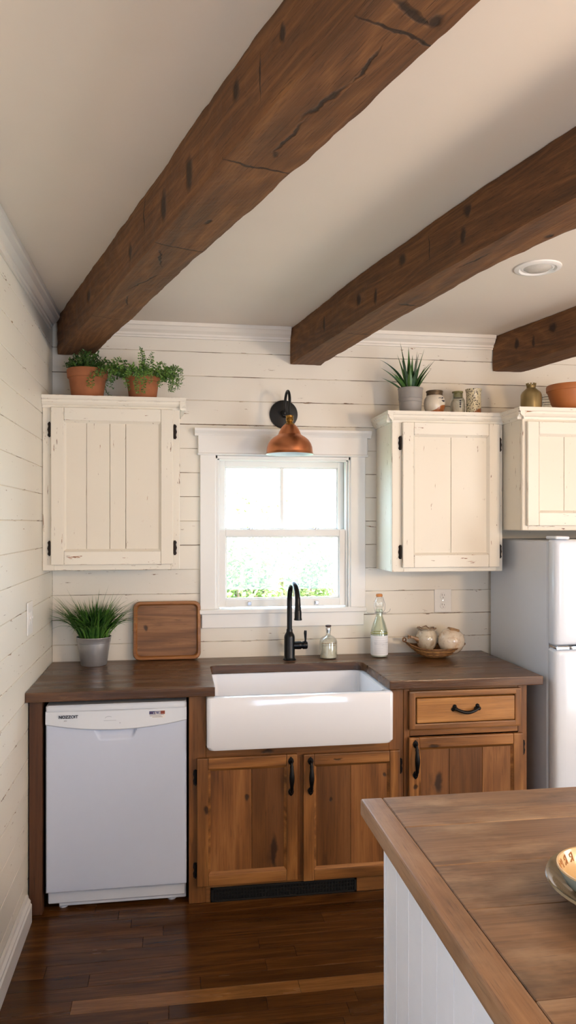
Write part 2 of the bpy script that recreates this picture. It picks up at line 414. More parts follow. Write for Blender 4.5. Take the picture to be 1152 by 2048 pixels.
# floor: random-length boards along x
Mfl = wood('floor_boards', C(44, 25, 9), C(88, 53, 21), C(122, 80, 38), 'x', 1.2, .20, tone=.6, spots=.5, bump=.05, coat=.0, figure=.12, spec=.25)
Mfl2 = wood('floor_boards_light', C(96, 62, 30), C(136, 92, 48), C(164, 118, 66), 'x', 1.4, .24, tone=.1, spots=.3, bump=.06, coat=.0, figure=.08, spec=.35)
rg = random.Random(11)
fb = MB()
row = -70
PW = .070
for row in range(-69, 18):
    y0 = 2.455+PW*row
    if y0 > 3.64: break
    if row == 0:
        cuts = [XL, -.335, .42, 1.25, 2.3, XR]; mats = [0, 1, 0, 0, 0]; rs = [.02, .3, .02, .5, .6]; mats[2] = 1
    elif row == -1:
        cuts = [XL, -.02, .30, .60, 1.6, XR]; mats = [0]*5; rs = [.03, .071, .0, .06, .3]
    else:
        cuts = [XL]; x = XL+rg.uniform(.1, .9)
        while x < XR: cuts.append(x); x += rg.uniform(.5, 1.3)
        cuts.append(XR); mats = [0 for _ in cuts]; rs = [rg.random() for _ in cuts]
    if row == 5: cuts = [XL, -.12, 1.6, XR]; mats = [0, 0, 0]; rs = [.012, .0, .2]
    for i in range(len(cuts)-1):
        fb.box(cuts[i]+.0004, cuts[i+1]-.0004, y0+.0004, y0+PW-.0004, -.02, rg.uniform(-.0003, .0003), .0008, mats[i], rs[i])
fb.box(XL-.2, XR+.1, YR-.1, YB+.1, -.06, -.012, 0, 2, .5)
st(fb.build('floor', [Mfl, Mfl2, M_dark]))

# back wall: shiplap boards around the window opening
WX0, WX1, WZ0, WZ1 = .195, .890, 1.150, 1.915
def boards(mb, u0, u1, holes, put, rg):
    k = -14
    while True:
        z0 = GZ+GP*k; z1 = z0+GP; k += 1
        if z0 > ZC: break
        za, zb = max(z0, 0), min(z1, ZC-.001)
        if zb <= 0.01: continue
        g0, g1 = rg.uniform(.0006, .0018), rg.uniform(.0006, .0018)
        segs = [(u0, u1, za+g0, zb-g1)]
        for (ha, hb, hc, hd) in holes:
            out = []
            for (a, b, c, d) in segs:
                if hb <= a or ha >= b or hd <= c or hc >= d: out.append((a, b, c, d)); continue
                if ha > a: out.append((a, ha, c, d))
                if hb < b: out.append((hb, b, c, d))
                if hc > c: out.append((max(a, ha), min(b, hb), c, hc))
                if hd < d: out.append((max(a, ha), min(b, hb), hd, d))
            segs = out
        r = rg.random(); off = rg.uniform(-.0006, .0006)
        for (a, b, c, d) in segs: put(a, b, c, d, off, r)
rg = random.Random(5)
wb = MB()
boards(wb, XL, XR, [(WX0, WX1, WZ0, WZ1)], lambda a, b, c, d, o, r: wb.box(a, b, YB+o, YB+.018, c, d, .0014, 0, r), rg)
for (a, b, c, d) in ((XL-.1, WX0, 0, ZC), (WX1, XR, 0, ZC), (WX0, WX1, 0, WZ0), (WX0, WX1, WZ1, ZC)):
    wb.box(a, b, YB+.0045, YB+.15, c, d, 0, 1)
st(wb.build('wall_back', [M_shiplap, M_back]))
lb = MB()
boards(lb, YR, YB, [], lambda a, b, c, d, o, r: lb.box(XL-.018, XL+o, a, b, c, d, .0014, 0, r), rg)
lb.box(XL-.15, XL-.0025, YR, YB+.15, 0, ZC, 0, 1)
st(lb.build('wall_left', [M_shiplap_y, M_back2]))
M_wallp = plain('painted_wall', C(218, 208, 192), .8, var=.03, nscale=4)
st(MB().box(XR, XR+.1, YR, YB+.15, 0, ZC, 0).build('wall_right', M_wallp))
st(MB().box(XL-.15, XR+.1, YR-.1, YR, 0, ZC, 0).build('wall_rear', M_wallp))

# crown moulding: profile (d out from wall, z)
crown = [(0, 2.492), (.010, 2.492), (.012, 2.500), (.018, 2.503), (.020, 2.512), (.036, 2.524), (.046, 2.540), (.052, 2.543), (.054, 2.5595), (0, 2.5595)]
def crown_piece(name, a, b):
    mb = MB(); mb.prism([(YB-.001-d, z) for d, z in crown], a, b, 'x'); return st(mb.build(name, M_crown))
crown_piece('trim_1', -.375, .575); crown_piece('trim_2', .735, 1.655); crown_piece('trim_3', 1.83, XR)
st(MB().prism([(XL+.001+d, z) for d, z in crown], YR, 3.60, 'y').build('trim_4', M_crown))
bbp = [(0, .0), (.020, .0), (.020, .070), (.016, .076), (.016, .086), (.010, .096), (.008, .108), (0, .108)]
st(MB().prism([(XL+.001+d*1.2, z) for d, z in bbp], YR, 3.05, 'y').build('baseboard_left', M_trim))

# ------------------------------------------------------------------ window
win = struct('window_1', (.54, YB, WZ0))
f = MB()                                   # casing, header, stool, apron, jamb
f.box(.122, .200, YB-.020, YB+.001, 1.150, 1.922, .003)
f.box(.885, .963, YB-.020, YB+.001, 1.150, 1.922, .003)
f.box(.112, .973, YB-.024, YB+.001, 1.922, 2.020, .003)
f.box(.108, .977, YB-.030, YB+.001, 1.916, 1.928, .004)
f.prism([(YB, 2.012), (YB-.026, 2.012), (YB-.030, 2.022), (YB-.038, 2.030), (YB-.044, 2.036), (YB-.044, 2.048), (YB, 2.048)], .096, .990, 'x')
f.box(.118, .967, YB-.034, YB+.08, 1.128, 1.152, .004)
f.box(.130, .955, YB-.018, YB+.001, 1.058, 1.129, .003)
f.build('window_frame', M_trim, win)
j = MB()
for (a, b) in ((.195, .209), (.876, .890)): j.box(a, b, YB-.012, YB+.14, 1.15, 1.915, .001)
for (a, b) in ((.209, .220), (.865, .876)): j.box(a, b, YB+.004, YB+.046, 1.15, 1.905, .002); j.box(a, b, YB+.105, YB+.14, 1.15, 1.905, .002)
for (a, b) in ((.209, .2145), (.8705, .876)): j.box(a, b, YB+.05, YB+.10, 1.15, 1.905, .001)
j.box(.195, .890, YB-.012, YB+.14, 1.901, 1.915, .001); j.box(.209, .876, YB+.004, YB+.046, 1.893, 1.902, .002)
j.box(.195, .890, YB+.075, YB+.17, 1.130, 1.156, .003)
j.build('window_jamb', M_trim, win)
def sash(name, x0, x1, z0, z1, y0, y1, rail_t, rail_b, stile, mun=False):
    s = MB()
    s.box(x0, x0+stile, y0, y1, z0, z1, .003); s.box(x1-stile, x1, y0, y1, z0, z1, .003)
    s.box(x0+stile-.002, x1-stile+.002, y0, y1, z1-rail_t, z1, .003); s.box(x0+stile-.002, x1-stile+.002, y0, y1, z0, z0+rail_b, .003)
    g = .006
    for (a, b) in ((x0+stile-.001, x0+stile+g), (x1-stile-g, x1-stile+.001)): s.box(a, b, y0+.010, y1-.008, z0+rail_b, z1-rail_t, .002)
    s.box(x0+stile, x1-stile, y0+.010, y1-.008, z0+rail_b-.001, z0+rail_b+g, .002); s.box(x0+stile, x1-stile, y0+.010, y1-.008, z1-rail_t-g, z1-rail_t+.001, .002)
    if mun: s.box((x0+x1)/2-.010, (x0+x1)/2+.010, y0+.006, y1-.006, z0+rail_b, z1-rail_t, .003)
    o = s.build(name, M_trim, win)
    MB().box(x0+stile-.004, x1-stile+.004, (y0+y1)/2-.002, (y0+y1)/2+.002, z0+rail_b-.004, z1-rail_t+.004, 0).build('pane', M_pane, o)
    return o
lo = sash('lower_sash', .218, .867, 1.157, 1.548, YB+.014, YB+.044, .036, .040, .034)
up = sash('upper_sash', .2155, .8695, 1.512, 1.900, YB+.054, YB+.084, .036, .036, .036, True)
for x in (.375, .715):
    k = MB(); k.lathe((x, YB+.026, 1.548), [(.013, 0), (.013, .004), (.009, .008), (.004, .011), (0, .012)], 16); k.box(x-.002, x+.022, YB+.020, YB+.028, 1.553, 1.559, .002)
    k.build('sash_lock', M_chrome, lo)
for x in (.370, .715):
    k = MB(); k.box(x-.010, x+.010, YB+.006, YB+.015, 1.164, 1.184, .002); k.lathe((x, YB+.004, 1.176), [(.008, -.006), (.008, 0), (.004, .004)], 16, axis='y')
    k.build('sash_lift', M_chrome, lo)

# ------------------------------------------------------------------ ceiling beams
def beam(label, L, R, y_near, seed, knots, ang, name='ceiling_beam'):
    """L, R: plan points (x, y) of left / right edges, far to near"""
    def interp(P, y):
        if y >= P[0][1]: a, b = P[0], P[1]
        elif y <= P[-1][1]: a, b = P[-2], P[-1]
        else:
            for a, b in zip(P, P[1:]):
                if b[1] <= y <= a[1]: break
        return a[0]+(b[0]-a[0])*(y-a[1])/(b[1]-a[1])
    Ri = Matrix.Rotation(-ang, 3, 'Z')
    knots = [((Ri @ Vector(c))[:], r, z-ang) for c, r, z in knots]
    m = wood('hewn_beam_wood_%d' % seed, C(66, 41, 20), C(106, 69, 37), C(142, 99, 58), 'y', 1.3, .75, knots=knots, tone=0, spots=.35, bump=.8, figure=.13, grainw=1.5)
    t = thing(name, label, 'beam', (L[0][0]+.08, L[0][1], 2.38), 'rough timber ceiling beams')
    y = L[0][1]; ys = []
    while y > y_near: ys.append(y); y -= .018
    vs = []; K = 9; ring = 4*K
    zb, zt = 2.380, 2.5585
    for y in ys:
        xl, xr = interp(L, y), interp(R, y)
        cs = [(xl, zt), (xl, zb), (xr, zb), (xr, zt)]
        for q in range(4):
            a, b = cs[q], cs[(q+1) % 4]
            for k in range(K):
                tt = k/K; x = a[0]+(b[0]-a[0])*tt; z = a[1]+(b[1]-a[1])*tt
                p = Vector((x*7, y*5, z*7))+Vector((seed*3.1, 0, 0))
                d = mnoise.noise_vector(p)*.0035+mnoise.noise_vector(p*5)*.0022+mnoise.noise_vector(Vector((p.x*6, p.y*.7, p.z*6)))*.0012
                c = max(0, 1-min(tt, 1-tt)*K)              # worn corner
                ix = (xl+xr)/2-x; iz = (zt+zb)/2-z
                e = .0022*c*(1+.8*mnoise.noise(Vector((y*9, q, seed))))
                x += d.x+math.copysign(e, ix); z += d.z*.7
                if z < (zb+.02): z += e*.8
                if q == 3 or (q == 0 and k == 0): z = min(z, zt)
                z = min(z, zt)
                vs.append((x, y, z))
    fs = []
    n = len(ys)
    for i in range(n-1):
        for k in range(ring):
            l = (k+1) % ring; fs.append([i*ring+k, i*ring+l, (i+1)*ring+l, (i+1)*ring+k])
    fs.append(list(range(ring))); fs.append([(n-1)*ring+k for k in range(ring)][::-1])
    o0 = Vector(ORIGIN[t.name]); vs = [(Ri @ (Vector(p)-o0)+o0)[:] for p in vs]; t.rotation_euler.z = ang
    mb = MB(); mb.add(vs, fs, 0, .0, False)
    mb.build('beam_timber', m, t)
    return t
th1 = math.atan(.336); th2 = math.atan(.2)
def K(x, y, z, rx, ry, rz, rot, o): return ((x-o[0], y-o[1], z-o[2]), (rx, ry, rz), rot)
o1 = (-.55+.08, 3.64, 2.38); th1b = math.atan(.336)
b1 = [K(.01, 2.17, 2.38, .11, .0045, .012, th1, o1), K(.19, 1.66, 2.38, .11, .0045, .012, th1-.06, o1), K(.37, 1.17, 2.38, .11, .005, .014, th1+.05, o1), K(-.28, 2.95, 2.38, .10, .003, .010, th1, o1),
      K(.215, 1.60, 2.38, .013, .018, .008, th1, o1), K(.09, 1.98, 2.38, .010, .02, .006, th1, o1),
      K(.235, 1.52, 2.38, .0055, .09, .014, th1, o1), K(.285, 1.38, 2.38, .007, .08, .016, th1+.16, o1), K(.335, 1.26, 2.38, .005, .06, .014, th1-.1, o1),
      K(-.10, 2.50, 2.38, .005, .11, .016, th1+.2, o1), K(-.04, 2.27, 2.38, .005, .08, .016, th1-.35, o1), K(-.17, 2.72, 2.38, .005, .08, .016, th1-.2, o1),
      K(-.33, 2.98, 2.47, .03, .03, .030, th1, o1), K(-.13, 2.40, 2.44, .03, .018, .035, th1, o1), K(.035, 1.85, 2.45, .03, .028, .045, th1, o1), K(.13, 1.57, 2.50, .03, .020, .025, th1, o1),
      K(-.03, 2.06, 2.45, .03, .026, .05, th1, o1), K(.20, 1.37, 2.50, .03, .015, .02, th1, o1), K(-.085, 2.24, 2.50, .03, .006, .06, th1, o1), K(.17, 1.46, 2.47, .03, .005, .05, th1, o1),
      K(.415, 1.13, 2.38, .014, .02, .012, th1, o1), K(.375, 1.12, 2.38, .06, .010, .012, .5, o1), K(.33, 1.08, 2.38, .012, .014, .01, 0, o1)]
beam('thick rough timber beam crossing diagonally above the left cabinet, nearest and largest in view', [(-.553, 3.64), (-.06, 2.155), (.11, 1.62), (.28, 1.145), (.62, .1)],
     [(-.388, 3.64), (.077, 2.212), (.264, 1.693), (.432, 1.184), (.80, .1)], -2.35, 1, b1, math.atan(.336))
o2 = (.575+.08, 3.69, 2.38)
b2 = [K(.66, 3.4, 2.48, .04, .02, .03, 0, o2), K(.66, 3.22, 2.46, .04, .014, .04, 0, o2), K(.72, 2.85, 2.46, .04, .022, .03, .2, o2), K(.745, 2.7, 2.43, .04, .015, .035, .2, o2),
      K(.79, 2.5, 2.50, .04, .03, .025, .2, o2), K(.87, 2.12, 2.52, .04, .022, .022, .2, o2), K(.87, 2.14, 2.45, .04, .02, .03, .2, o2), K(.83, 2.33, 2.48, .04, .004, .05, .2, o2), K(.67, 3.3, 2.5, .04, .004, .05, .2, o2),
      K(.84, 2.62, 2.38, .045, .010, .01, .1, o2), K(1.03, 1.93, 2.38, .012, .018, .01, .1, o2), K(.77, 3.05, 2.38, .07, .004, .01, .1, o2), K(.90, 2.15, 2.38, .003, .09, .012, .3, o2)]
beam('middle timber beam ending at the wall right of the copper lamp', [(.575, 3.69), (.735, 2.74), (.885, 2.04), (.975, 1.695), (1.36, .4)],
     [(.733, 3.69), (.872, 2.77), (.988, 2.15), (1.079, 1.87), (1.53, .4)], -2.35, 2, b2, math.atan(.19))
o3 = (1.655+.08, 3.69, 2.38)
b3 = [K(1.70, 3.5, 2.48, .04, .02, .03, 0, o3), K(1.75, 3.25, 2.5, .04, .03, .025, 0, o3), K(1.73, 3.38, 2.46, .04, .012, .03, 0, o3)]
beam('short-looking timber beam at the far right, above the fridge cabinet', [(1.655, 3.69), (1.79, 3.08), (2.0, 2.3), (2.3, 1.4)],
     [(1.83, 3.69), (1.945, 3.2), (2.17, 2.3), (2.47, 1.4)], -2.35, 3, b3, math.atan(.22))

# recessed light
cl = thing('recessed_light', 'round white recessed downlight in the ceiling between two beams', 'ceiling light', (1.375, 2.66, ZC))
r_ = MB(); r_.lathe((1.375, 2.66, ZC), [(.088, -.0005), (.087, -.005), (.078, -.008), (.070, -.0085), (.066, -.005), (.064, -.002), (.060, -.0045), (.055, -.0055), (.051, -.002), (.050, -.001)], 40, cap=False)
r_.build('trim_ring', M_trim, cl)
r_ = MB(); r_.lathe((1.375, 2.66, ZC), [(.052, -.003), (.044, -.0095), (.028, -.014), (0, -.016)], 40)
M_lens = plain('frosted_lens', C(206, 202, 194), .25, var=.1, nscale=40); r_.build('lens', M_lens, cl)

# ------------------------------------------------------------------ upper cabinets
def upper(label, x0, x1, yf, z0, z1, door, panels, hinges, cornice, xext=None):
    t = thing('wall_cabinet', label, 'cabinet', ((x0+x1)/2, YB-.003, z0), 'distressed white wall cabinets')
    yb = YB-.003
    b = MB()
    b.box(x0, x1, yf+.018, yb, z0, z1, .003, 0); 
    dx0, dx1, dz0, dz1 = door
    for (a, c) in ((x0, dx0+.012), (dx1-.012, x1)): b.box(a, c, yf, yf+.020, z0, z1, .003, 0)
    b.box(dx0+.010, dx1-.010, yf+.0005, yf+.020, z0, dz0+.012, .003, 1); b.box(dx0+.010, dx1-.010, yf+.0005, yf+.020, dz1-.012, z1, .003, 1)
    b.build('cabinet_body', [M_cabw, M_cabwx], t)
    # cornice wrapping front and the open sides
    c = MB(); prof = [(0, z1-.012), (.006, z1-.012), (.008, z1-.002), (.016, z1+.004), (.022, z1+.012), (.022, z1+.022), (.028, z1+.026), (.028, z1+.042), (0, z1+.042)]
    a = 0 if not cornice[0] else .028; bb = 0 if not cornice[1] else .028
    c.prism([(yf-d, z) for d, z in prof], x0-a*.98, x1+bb*.98, 'x', 0)
    if cornice[0]: c.prism([(x0-d, z) for d, z in prof], yf-.0275, yb, 'y', 0)
    if cornice[1]: c.prism([(x1+d, z) for d, z in prof], yf-.0275, yb, 'y', 0)
    c.box(x0, x1, yf, yb, z1+.001, z1+.0415, 0, 0)
    c.build('cornice', M_cabwx, t)
    d = MB(); w = .056; yd = yf-.020
    d.box(dx0, dx0+w, yd, yf-.0008, dz0, dz1, .003, 0); d.box(dx1-w, dx1, yd, yf-.0008, dz0, dz1, .003, 0)
    d.box(dx0+w+.0004, dx1-w-.0004, yd, yf-.0008, dz1-w-.004, dz1, .003, 1); d.box(dx0+w+.0004, dx1-w-.0004, yd, yf-.0008, dz0, dz0+w+.006, .003, 1)
    ix0, ix1, iz0, iz1 = dx0+w, dx1-w, dz0+w+.006, dz1-w-.004
    q = .010                                                   # bead round the panel, mitred
    for (P0, P1, P2, P3) in (((ix0, iz0), (ix1, iz0), (ix1-q, iz0+q), (ix0+q, iz0+q)), ((ix1, iz0), (ix1, iz1), (ix1-q, iz1-q), (ix1-q, iz0+q)),
                             ((ix1, iz1), (ix0, iz1), (ix0+q, iz1-q), (ix1-q, iz1-q)), ((ix0, iz1), (ix0, iz0), (ix0+q, iz0+q), (ix0+q, iz1-q))):
        y0_, y1_ = yd+.002, yd+.013
        d.add([(P0[0], y0_, P0[1]), (P1[0], y0_, P1[1]), (P2[0], y1_, P2[1]), (P3[0], y1_, P3[1])], [[0, 1, 2, 3]], 0)
    do = d.build('door', [M_cabw, M_cabwx], t, fixn=False)
    p = MB(); xs = [ix0]+[dx0+(dx1-dx0)*u for u in panels]+[ix1]
    for i, (a, c_) in enumerate(zip(xs, xs[1:])):
        g = .0007; p.box(a+g, c_-g, yd+.0125, yf-.002, iz0-.003, iz1+.003, .0016, 0)
    p.build('door_panel', M_cabp, do)
    for (hx, side) in ((dx0, -1), (dx1, 1)):
        if not hinges[0 if side < 0 else 1]: continue
        for hz in (dz1-.100, dz0+.075):
            h = MB(); cx = hx+side*.006
            h.lathe((cx, yf-.010, hz-.028), [(0, -.006), (.003, -.004), (.0025, 0), (.0045, .001), (.0045, .055), (.0025, .056), (.003, .060), (0, .063)], 10)
            pr = [(-.004, -.030), (.004, -.034), (.010, -.026), (.007, -.014), (.011, 0), (.007, .014), (.010, .026), (.004, .034), (-.004, .030)]
            h.prism([(cx+side*a, hz+b_) for a, b_ in pr], yf-.0035, yf+.0005, 'y')
            h.build('hinge', M_rustiron, t)
    return t
upper('distressed white wall cabinet left of the window, under the fern and terracotta pots', -.5835, .022, 3.42, 1.367, 2.106, (-.545, -.008, 1.392, 2.096), (.285, .475, .605), (1, 1), (0, 1))
upper('distressed white wall cabinet right of the window, under the spiky plant and jars', 1.024, 1.584, 3.42, 1.345, 2.072, (1.072, 1.562, 1.366, 2.062), (.50,), (1, 1), (1, 0))
upper('short white wall cabinet mounted above the fridge at the right edge', 1.588, 2.42, 3.22, 1.545, 2.072, (1.605, 2.38, 1.567, 2.050), (.24, .5, .76), (0, 0), (1, 0))

# ------------------------------------------------------------------ base cabinets
YF = 3.095
def raised_frame(mb, x0, x1, z0, z1, yb, w, th=.020, top=None, bot=None, mv=0, mh=1):
    yd = yb-th; top = top or w; bot = bot or w
    mb.box(x0, x0+w, yd, yb, z0, z1, .004, mv, seg=2); mb.box(x1-w, x1, yd, yb, z0, z1, .004, mv, seg=2)
    mb.box(x0+w+.0004, x1-w-.0004, yd+.0004, yb, z1-top, z1, .004, mh, seg=2); mb.box(x0+w+.0004, x1-w-.0004, yd+.0004, yb, z0, z0+bot, .004, mh, seg=2)
    a0, a1, c0, c1 = x0+w, x1-w, z0+bot, z1-top; q = .011
    for (P0, P1, P2, P3) in (((a0, c0), (a1, c0), (a1-q, c0+q), (a0+q, c0+q)), ((a1, c0), (a1, c1), (a1-q, c1-q), (a1-q, c0+q)),
                             ((a1, c1), (a0, c1), (a0+q, c1-q), (a1-q, c1-q)), ((a0, c1), (a0, c0), (a0+q, c0+q), (a0+q, c1-q))):
        mb.add([(P0[0], yd+.003, P0[1]), (P1[0], yd+.003, P1[1]), (P2[0], yd+.013, P2[1]), (P3[0], yd+.013, P3[1])], [[0, 1, 2, 3]], mh)
    return a0, a1, c0, c1, yd
def iron_hinge(x, y, z, parent):
    h = MB(); h.lathe((x, y-.006, z-.026), [(0, -.008), (.0035, -.006), (.003, 0), (.005, .001), (.005, .051), (.003, .052), (.0035, .058), (0, .061)], 10)
    h.prism([(x+a, z+b) for a, b in ((-.008, -.030), (.008, -.030), (.010, -.012), (.006, 0), (.010, .012), (.008, .030), (-.008, .030), (-.010, .012), (-.006, 0), (-.010, -.012))], y-.003, y+.0005, 'y')
    h.build('hinge', M_iron, parent)
def pull_v(x, y, zt, zb, parent):
    h = MB(); zc = (zt+zb)/2
    for z, s in ((zt-.014, 1), (zb+.014, -1)):
        pr = [(0, .020*s), (.009, .011*s), (.0125, 0), (.008, -.010*s), (.003, -.016*s), (-.003, -.016*s), (-.008, -.010*s), (-.0125, 0), (-.009, .011*s)]
        if s > 0: pr = pr[::-1]
        h.prism([(x+a, z+b) for a, b in pr], y-.004, y+.0003, 'y', bev=.001)
        h.tube([(x, y, z), (x, y-.012, z), (x, y-.020, z-.006*s)], .0055, 10)
    n = 16; pts = []; rs = []
    for i in range(n+1):
        u = i/n; z = zt-.016+(zb-zt+.032)*u
        pts.append((x, y-.018-.010*math.sin(PI*u), z)); rs.append(.0055+.0055*math.sin(PI*u)**2+(.002 if i in (2, 14) else 0))
    h.tube(pts, rs, 12); h.build('handle', M_iron, parent)
def door(x0, x1, z0, z1, planks, parent, w=.046, yb=YF-.001, pm=None):
    d = MB(); a0, a1, c0, c1, yd = raised_frame(d, x0, x1, z0, z1, yb, w)
    do = d.build('door', [M_oakz, M_oakx], parent, fixn=False)
    p = MB(); xs = [a0]+planks+[a1]; 
    for i, (u, v) in enumerate(zip(xs, xs[1:])): p.box(u+.0005, v-.0005, yd+.0125, yb-.001, c0-.004, c1+.004, .0012, 0, PR[i % len(PR)])
    p.build('door_panel', pm or M_plank, do); return do
# sink cabinet
sc_ = thing('sink_base_cabinet', 'oak base cabinet under the white sink with two plank doors', 'cabinet', (.53, 3.39, 0))
b = MB()
b.box(.057, .127, YF, YF+.022, 0, .868, .002, 0); b.box(.9135, .978, YF, YF+.022, 0, .868, .002, 0)
b.box(.127, .9135, YF+.0004, YF+.022, .585, .647, .002, 1); b.box(.505, .545, YF+.0008, YF+.022, .085, .59, .002, 0)
b.box(.127, .9135, YF+.0004, YF+.022, .060, .088, .002, 1); b.box(.127, .146, YF+.0004, YF+.022, 0, .062, .001, 1); b.box(.771, .9135, YF+.0004, YF+.022, 0, .062, .001, 1)
b.box(.057, .075, YF+.022, YB-.003, 0, .869, .001, 0); b.box(.960, .978, YF+.022, YB-.003, 0, .869, .001, 0); b.box(.075, .960, YF+.022, YB-.003, .03, .045, .001, 1)
b.build('cabinet_body', [M_faceoak, M_oakx], sc_)
PR = [.0, .069, .01]
d1 = door(.090, .510, .076, .606, [.318], sc_); pull_v(.482, YF-.021, .592, .438, d1)
PR = [.062, .006, .01]
d2 = door(.536, .958, .068, .602, [.742], sc_); pull_v(.566, YF-.021, .588, .436, d2)
for z in (.525, .140): iron_hinge(.084, YF, z, d1)
for z in (.530, .140): iron_hinge(.964, YF, z, d2)
v = MB(); v.box(.148, .769, YF+.004, YF+.02, .002, .058, .002)
g = v; g.box(.148, .769, YF-.004, YF+.006, .0005, .008, .001); g.box(.148, .769, YF-.004, YF+.006, .052, .060, .001); g.box(.148, .158, YF-.004, YF+.006, .0005, .06, .001); g.box(.759, .769, YF-.004, YF+.006, .0005, .06, .001)
for i in range(46): x = .166+i*.013; g.box(x, x+.004, YF-.001, YF+.006, .008, .052, .0005)
for z in (.022, .037): g.box(.158, .759, YF-.002, YF+.004, z, z+.003, .0005)
g.build('toe_vent', M_dark, sc_, 'black louvred metal vent')
# drawer cabinet
dc = thing('drawer_base_cabinet', 'oak base cabinet beside the fridge with one drawer above a plank door', 'cabinet', (1.26, 3.39, 0))
b = MB()
b.box(.980, 1.006, YF, YF+.022, 0, .869, .002, 0); b.box(1.505, 1.548, YF, YF+.022, 0, .869, .002, 0)
for (z0, z1) in ((.842, .862), (.655, .690), (.0, .088)): b.box(1.006, 1.505, YF+.0004, YF+.022, z0, z1, .002, 1)
b.box(.980, .998, YF+.022, YB-.003, 0, .869, .001, 0); b.box(1.530, 1.548, YF+.022, YB-.003, 0, .869, .001, 0); b.box(1.0, 1.53, YF+.022, YB-.003, .07, .085, .001, 1); b.box(1.0, 1.53, YF+.03, YF+.5, .66, .672, .001, 1)
b.build('cabinet_body', [M_faceoak, M_oakx], dc)
dr = MB(); x0, x1, z0, z1 = .998, 1.512, .684, .853; yb = YF-.001
for (P) in ((x0, x1, z1-.028, z1, 1), (x0, x1, z0, z0+.028, 1)): dr.box(P[0], P[1], yb-.020, yb, P[2], P[3], .006, 0, seg=2)
dr.box(x0, x0+.030, yb-.0203, yb, z0+.002, z1-.002, .006, 1, seg=2); dr.box(x1-.030, x1, yb-.0203, yb, z0+.002, z1-.002, .006, 1, seg=2)
dr.box(x0+.033, x1-.033, yb-.0245, yb, z0+.031, z1-.031, .006, 2, seg=3)
dr = dr.build('drawer', [M_oakx, M_oakz, M_drawer], dc)
h = MB(); y = yb-.0245
for s in (-1, 1):
    cx = 1.253+s*.052
    for q in range(3):
        a = 2*PI*q/3+PI/2; h.lathe((cx+.008*math.cos(a), y-.002, .775+.008*math.sin(a)), [(.0090, .002), (.0090, -.001), (.005, -.005), (0, -.0055)], 12, axis='y')
    h.lathe((cx, y, .775), [(.007, .001), (.006, -.008), (.008, -.013), (.005, -.018), (0, -.019)], 12, axis='y')
h.tube([(1.253+.052*u, y-.014-.010*(1-u*u), .775-.012*(1-u*u)-.003*(1-abs(u))) for u in [i/8-1 for i in range(17)]], [.0062+.0012*math.cos(u*PI/2) for u in [i/8-1 for i in range(17)]], 10)
h.build('handle', M_iron, dr)
PR = [.042, .066, .02]
d3 = door(.998, 1.522, .095, .652, [1.183, 1.335], dc, pm=M_plankd); pull_v(1.026, YF-.021, .638, .480, d3)
for z in (.585, .160): iron_hinge(1.528, YF, z, d3)
# end panel beside the wall
ep = MB(); ep.box(-.580, -.528, YF, 3.14, 0, .869, .003); ep.box(-.580, -.562, 3.14, YB-.003, 0, .869, .002)
tag(ep.build('end_panel', wood('dark_end_panel', C(52, 30, 14), C(84, 50, 26), C(104, 66, 36), 'z', .8, .5, tone=0)), 'dark brown wooden end panel standing between the left wall and dishwasher', 'panel')

# worktop
ct = MB(); R_ = .03
cut = [(.900, 3.035), (.897, 3.460)]
arc = lambda cx, cy, r, a0, a1, n=6: [(cx+r*math.cos(a0+(a1-a0)*i/n), cy+r*math.sin(a0+(a1-a0)*i/n)) for i in range(n+1)]
poly = [(-.5835, 3.035), (.162, 3.035)]+arc(.162+.025, 3.485-.025, .025, PI, PI/2)+arc(.895-.045, 3.485-.045, .045, PI/2, 0)+[(.900, 3.035), (1.595, 3.035), (1.595, YB-.002), (-.5835, YB-.002)]
ct.prism(poly, .871, .910, 'z', 0, .3, bev=.004)
tag(ct.build('countertop', M_ctop), 'dark brown wooden countertop notched around the white sink', 'countertop')

# sink
sk = MB(); cx, cy = .520, 3.268; hx, hy = .392, .256; t_ = .8705
sk.rr([(cx, cy, hx-.03, hy-.03, .03, t_-.222), (cx, cy, hx-.006, hy-.006, .03, t_-.217), (cx, cy, hx, hy, .022, t_-.204), (cx, cy, hx, hy, .018, t_-.010), (cx, cy, hx-.003, hy-.003, .018, t_-.003), (cx, cy, hx-.010, hy-.010, .018, t_),
       (cx, cy, hx-.026, hy-.026, .035, t_), (cx, cy, hx-.032, hy-.032, .035, t_-.003), (cx, cy, hx-.035, hy-.035, .035, t_-.010), (cx, cy, hx-.043, hy-.043, .04, t_-.165), (cx, cy, hx-.052, hy-.052, .05, t_-.188), (cx, cy, hx-.075, hy-.075, .05, t_-.198), (cx, cy, .05, .05, .049, t_-.203)], 8)
sk = sk.build('farmhouse_sink', M_porc); tag(sk, 'white apron-front farmhouse sink set into the dark countertop', 'sink')
d = MB(); d.lathe((cx, cy, t_-.203), [(.045, .0), (.045, .003), (.038, .004), (.030, .001), (0, .001)], 24); d.build('drain', M_chrome, sk)

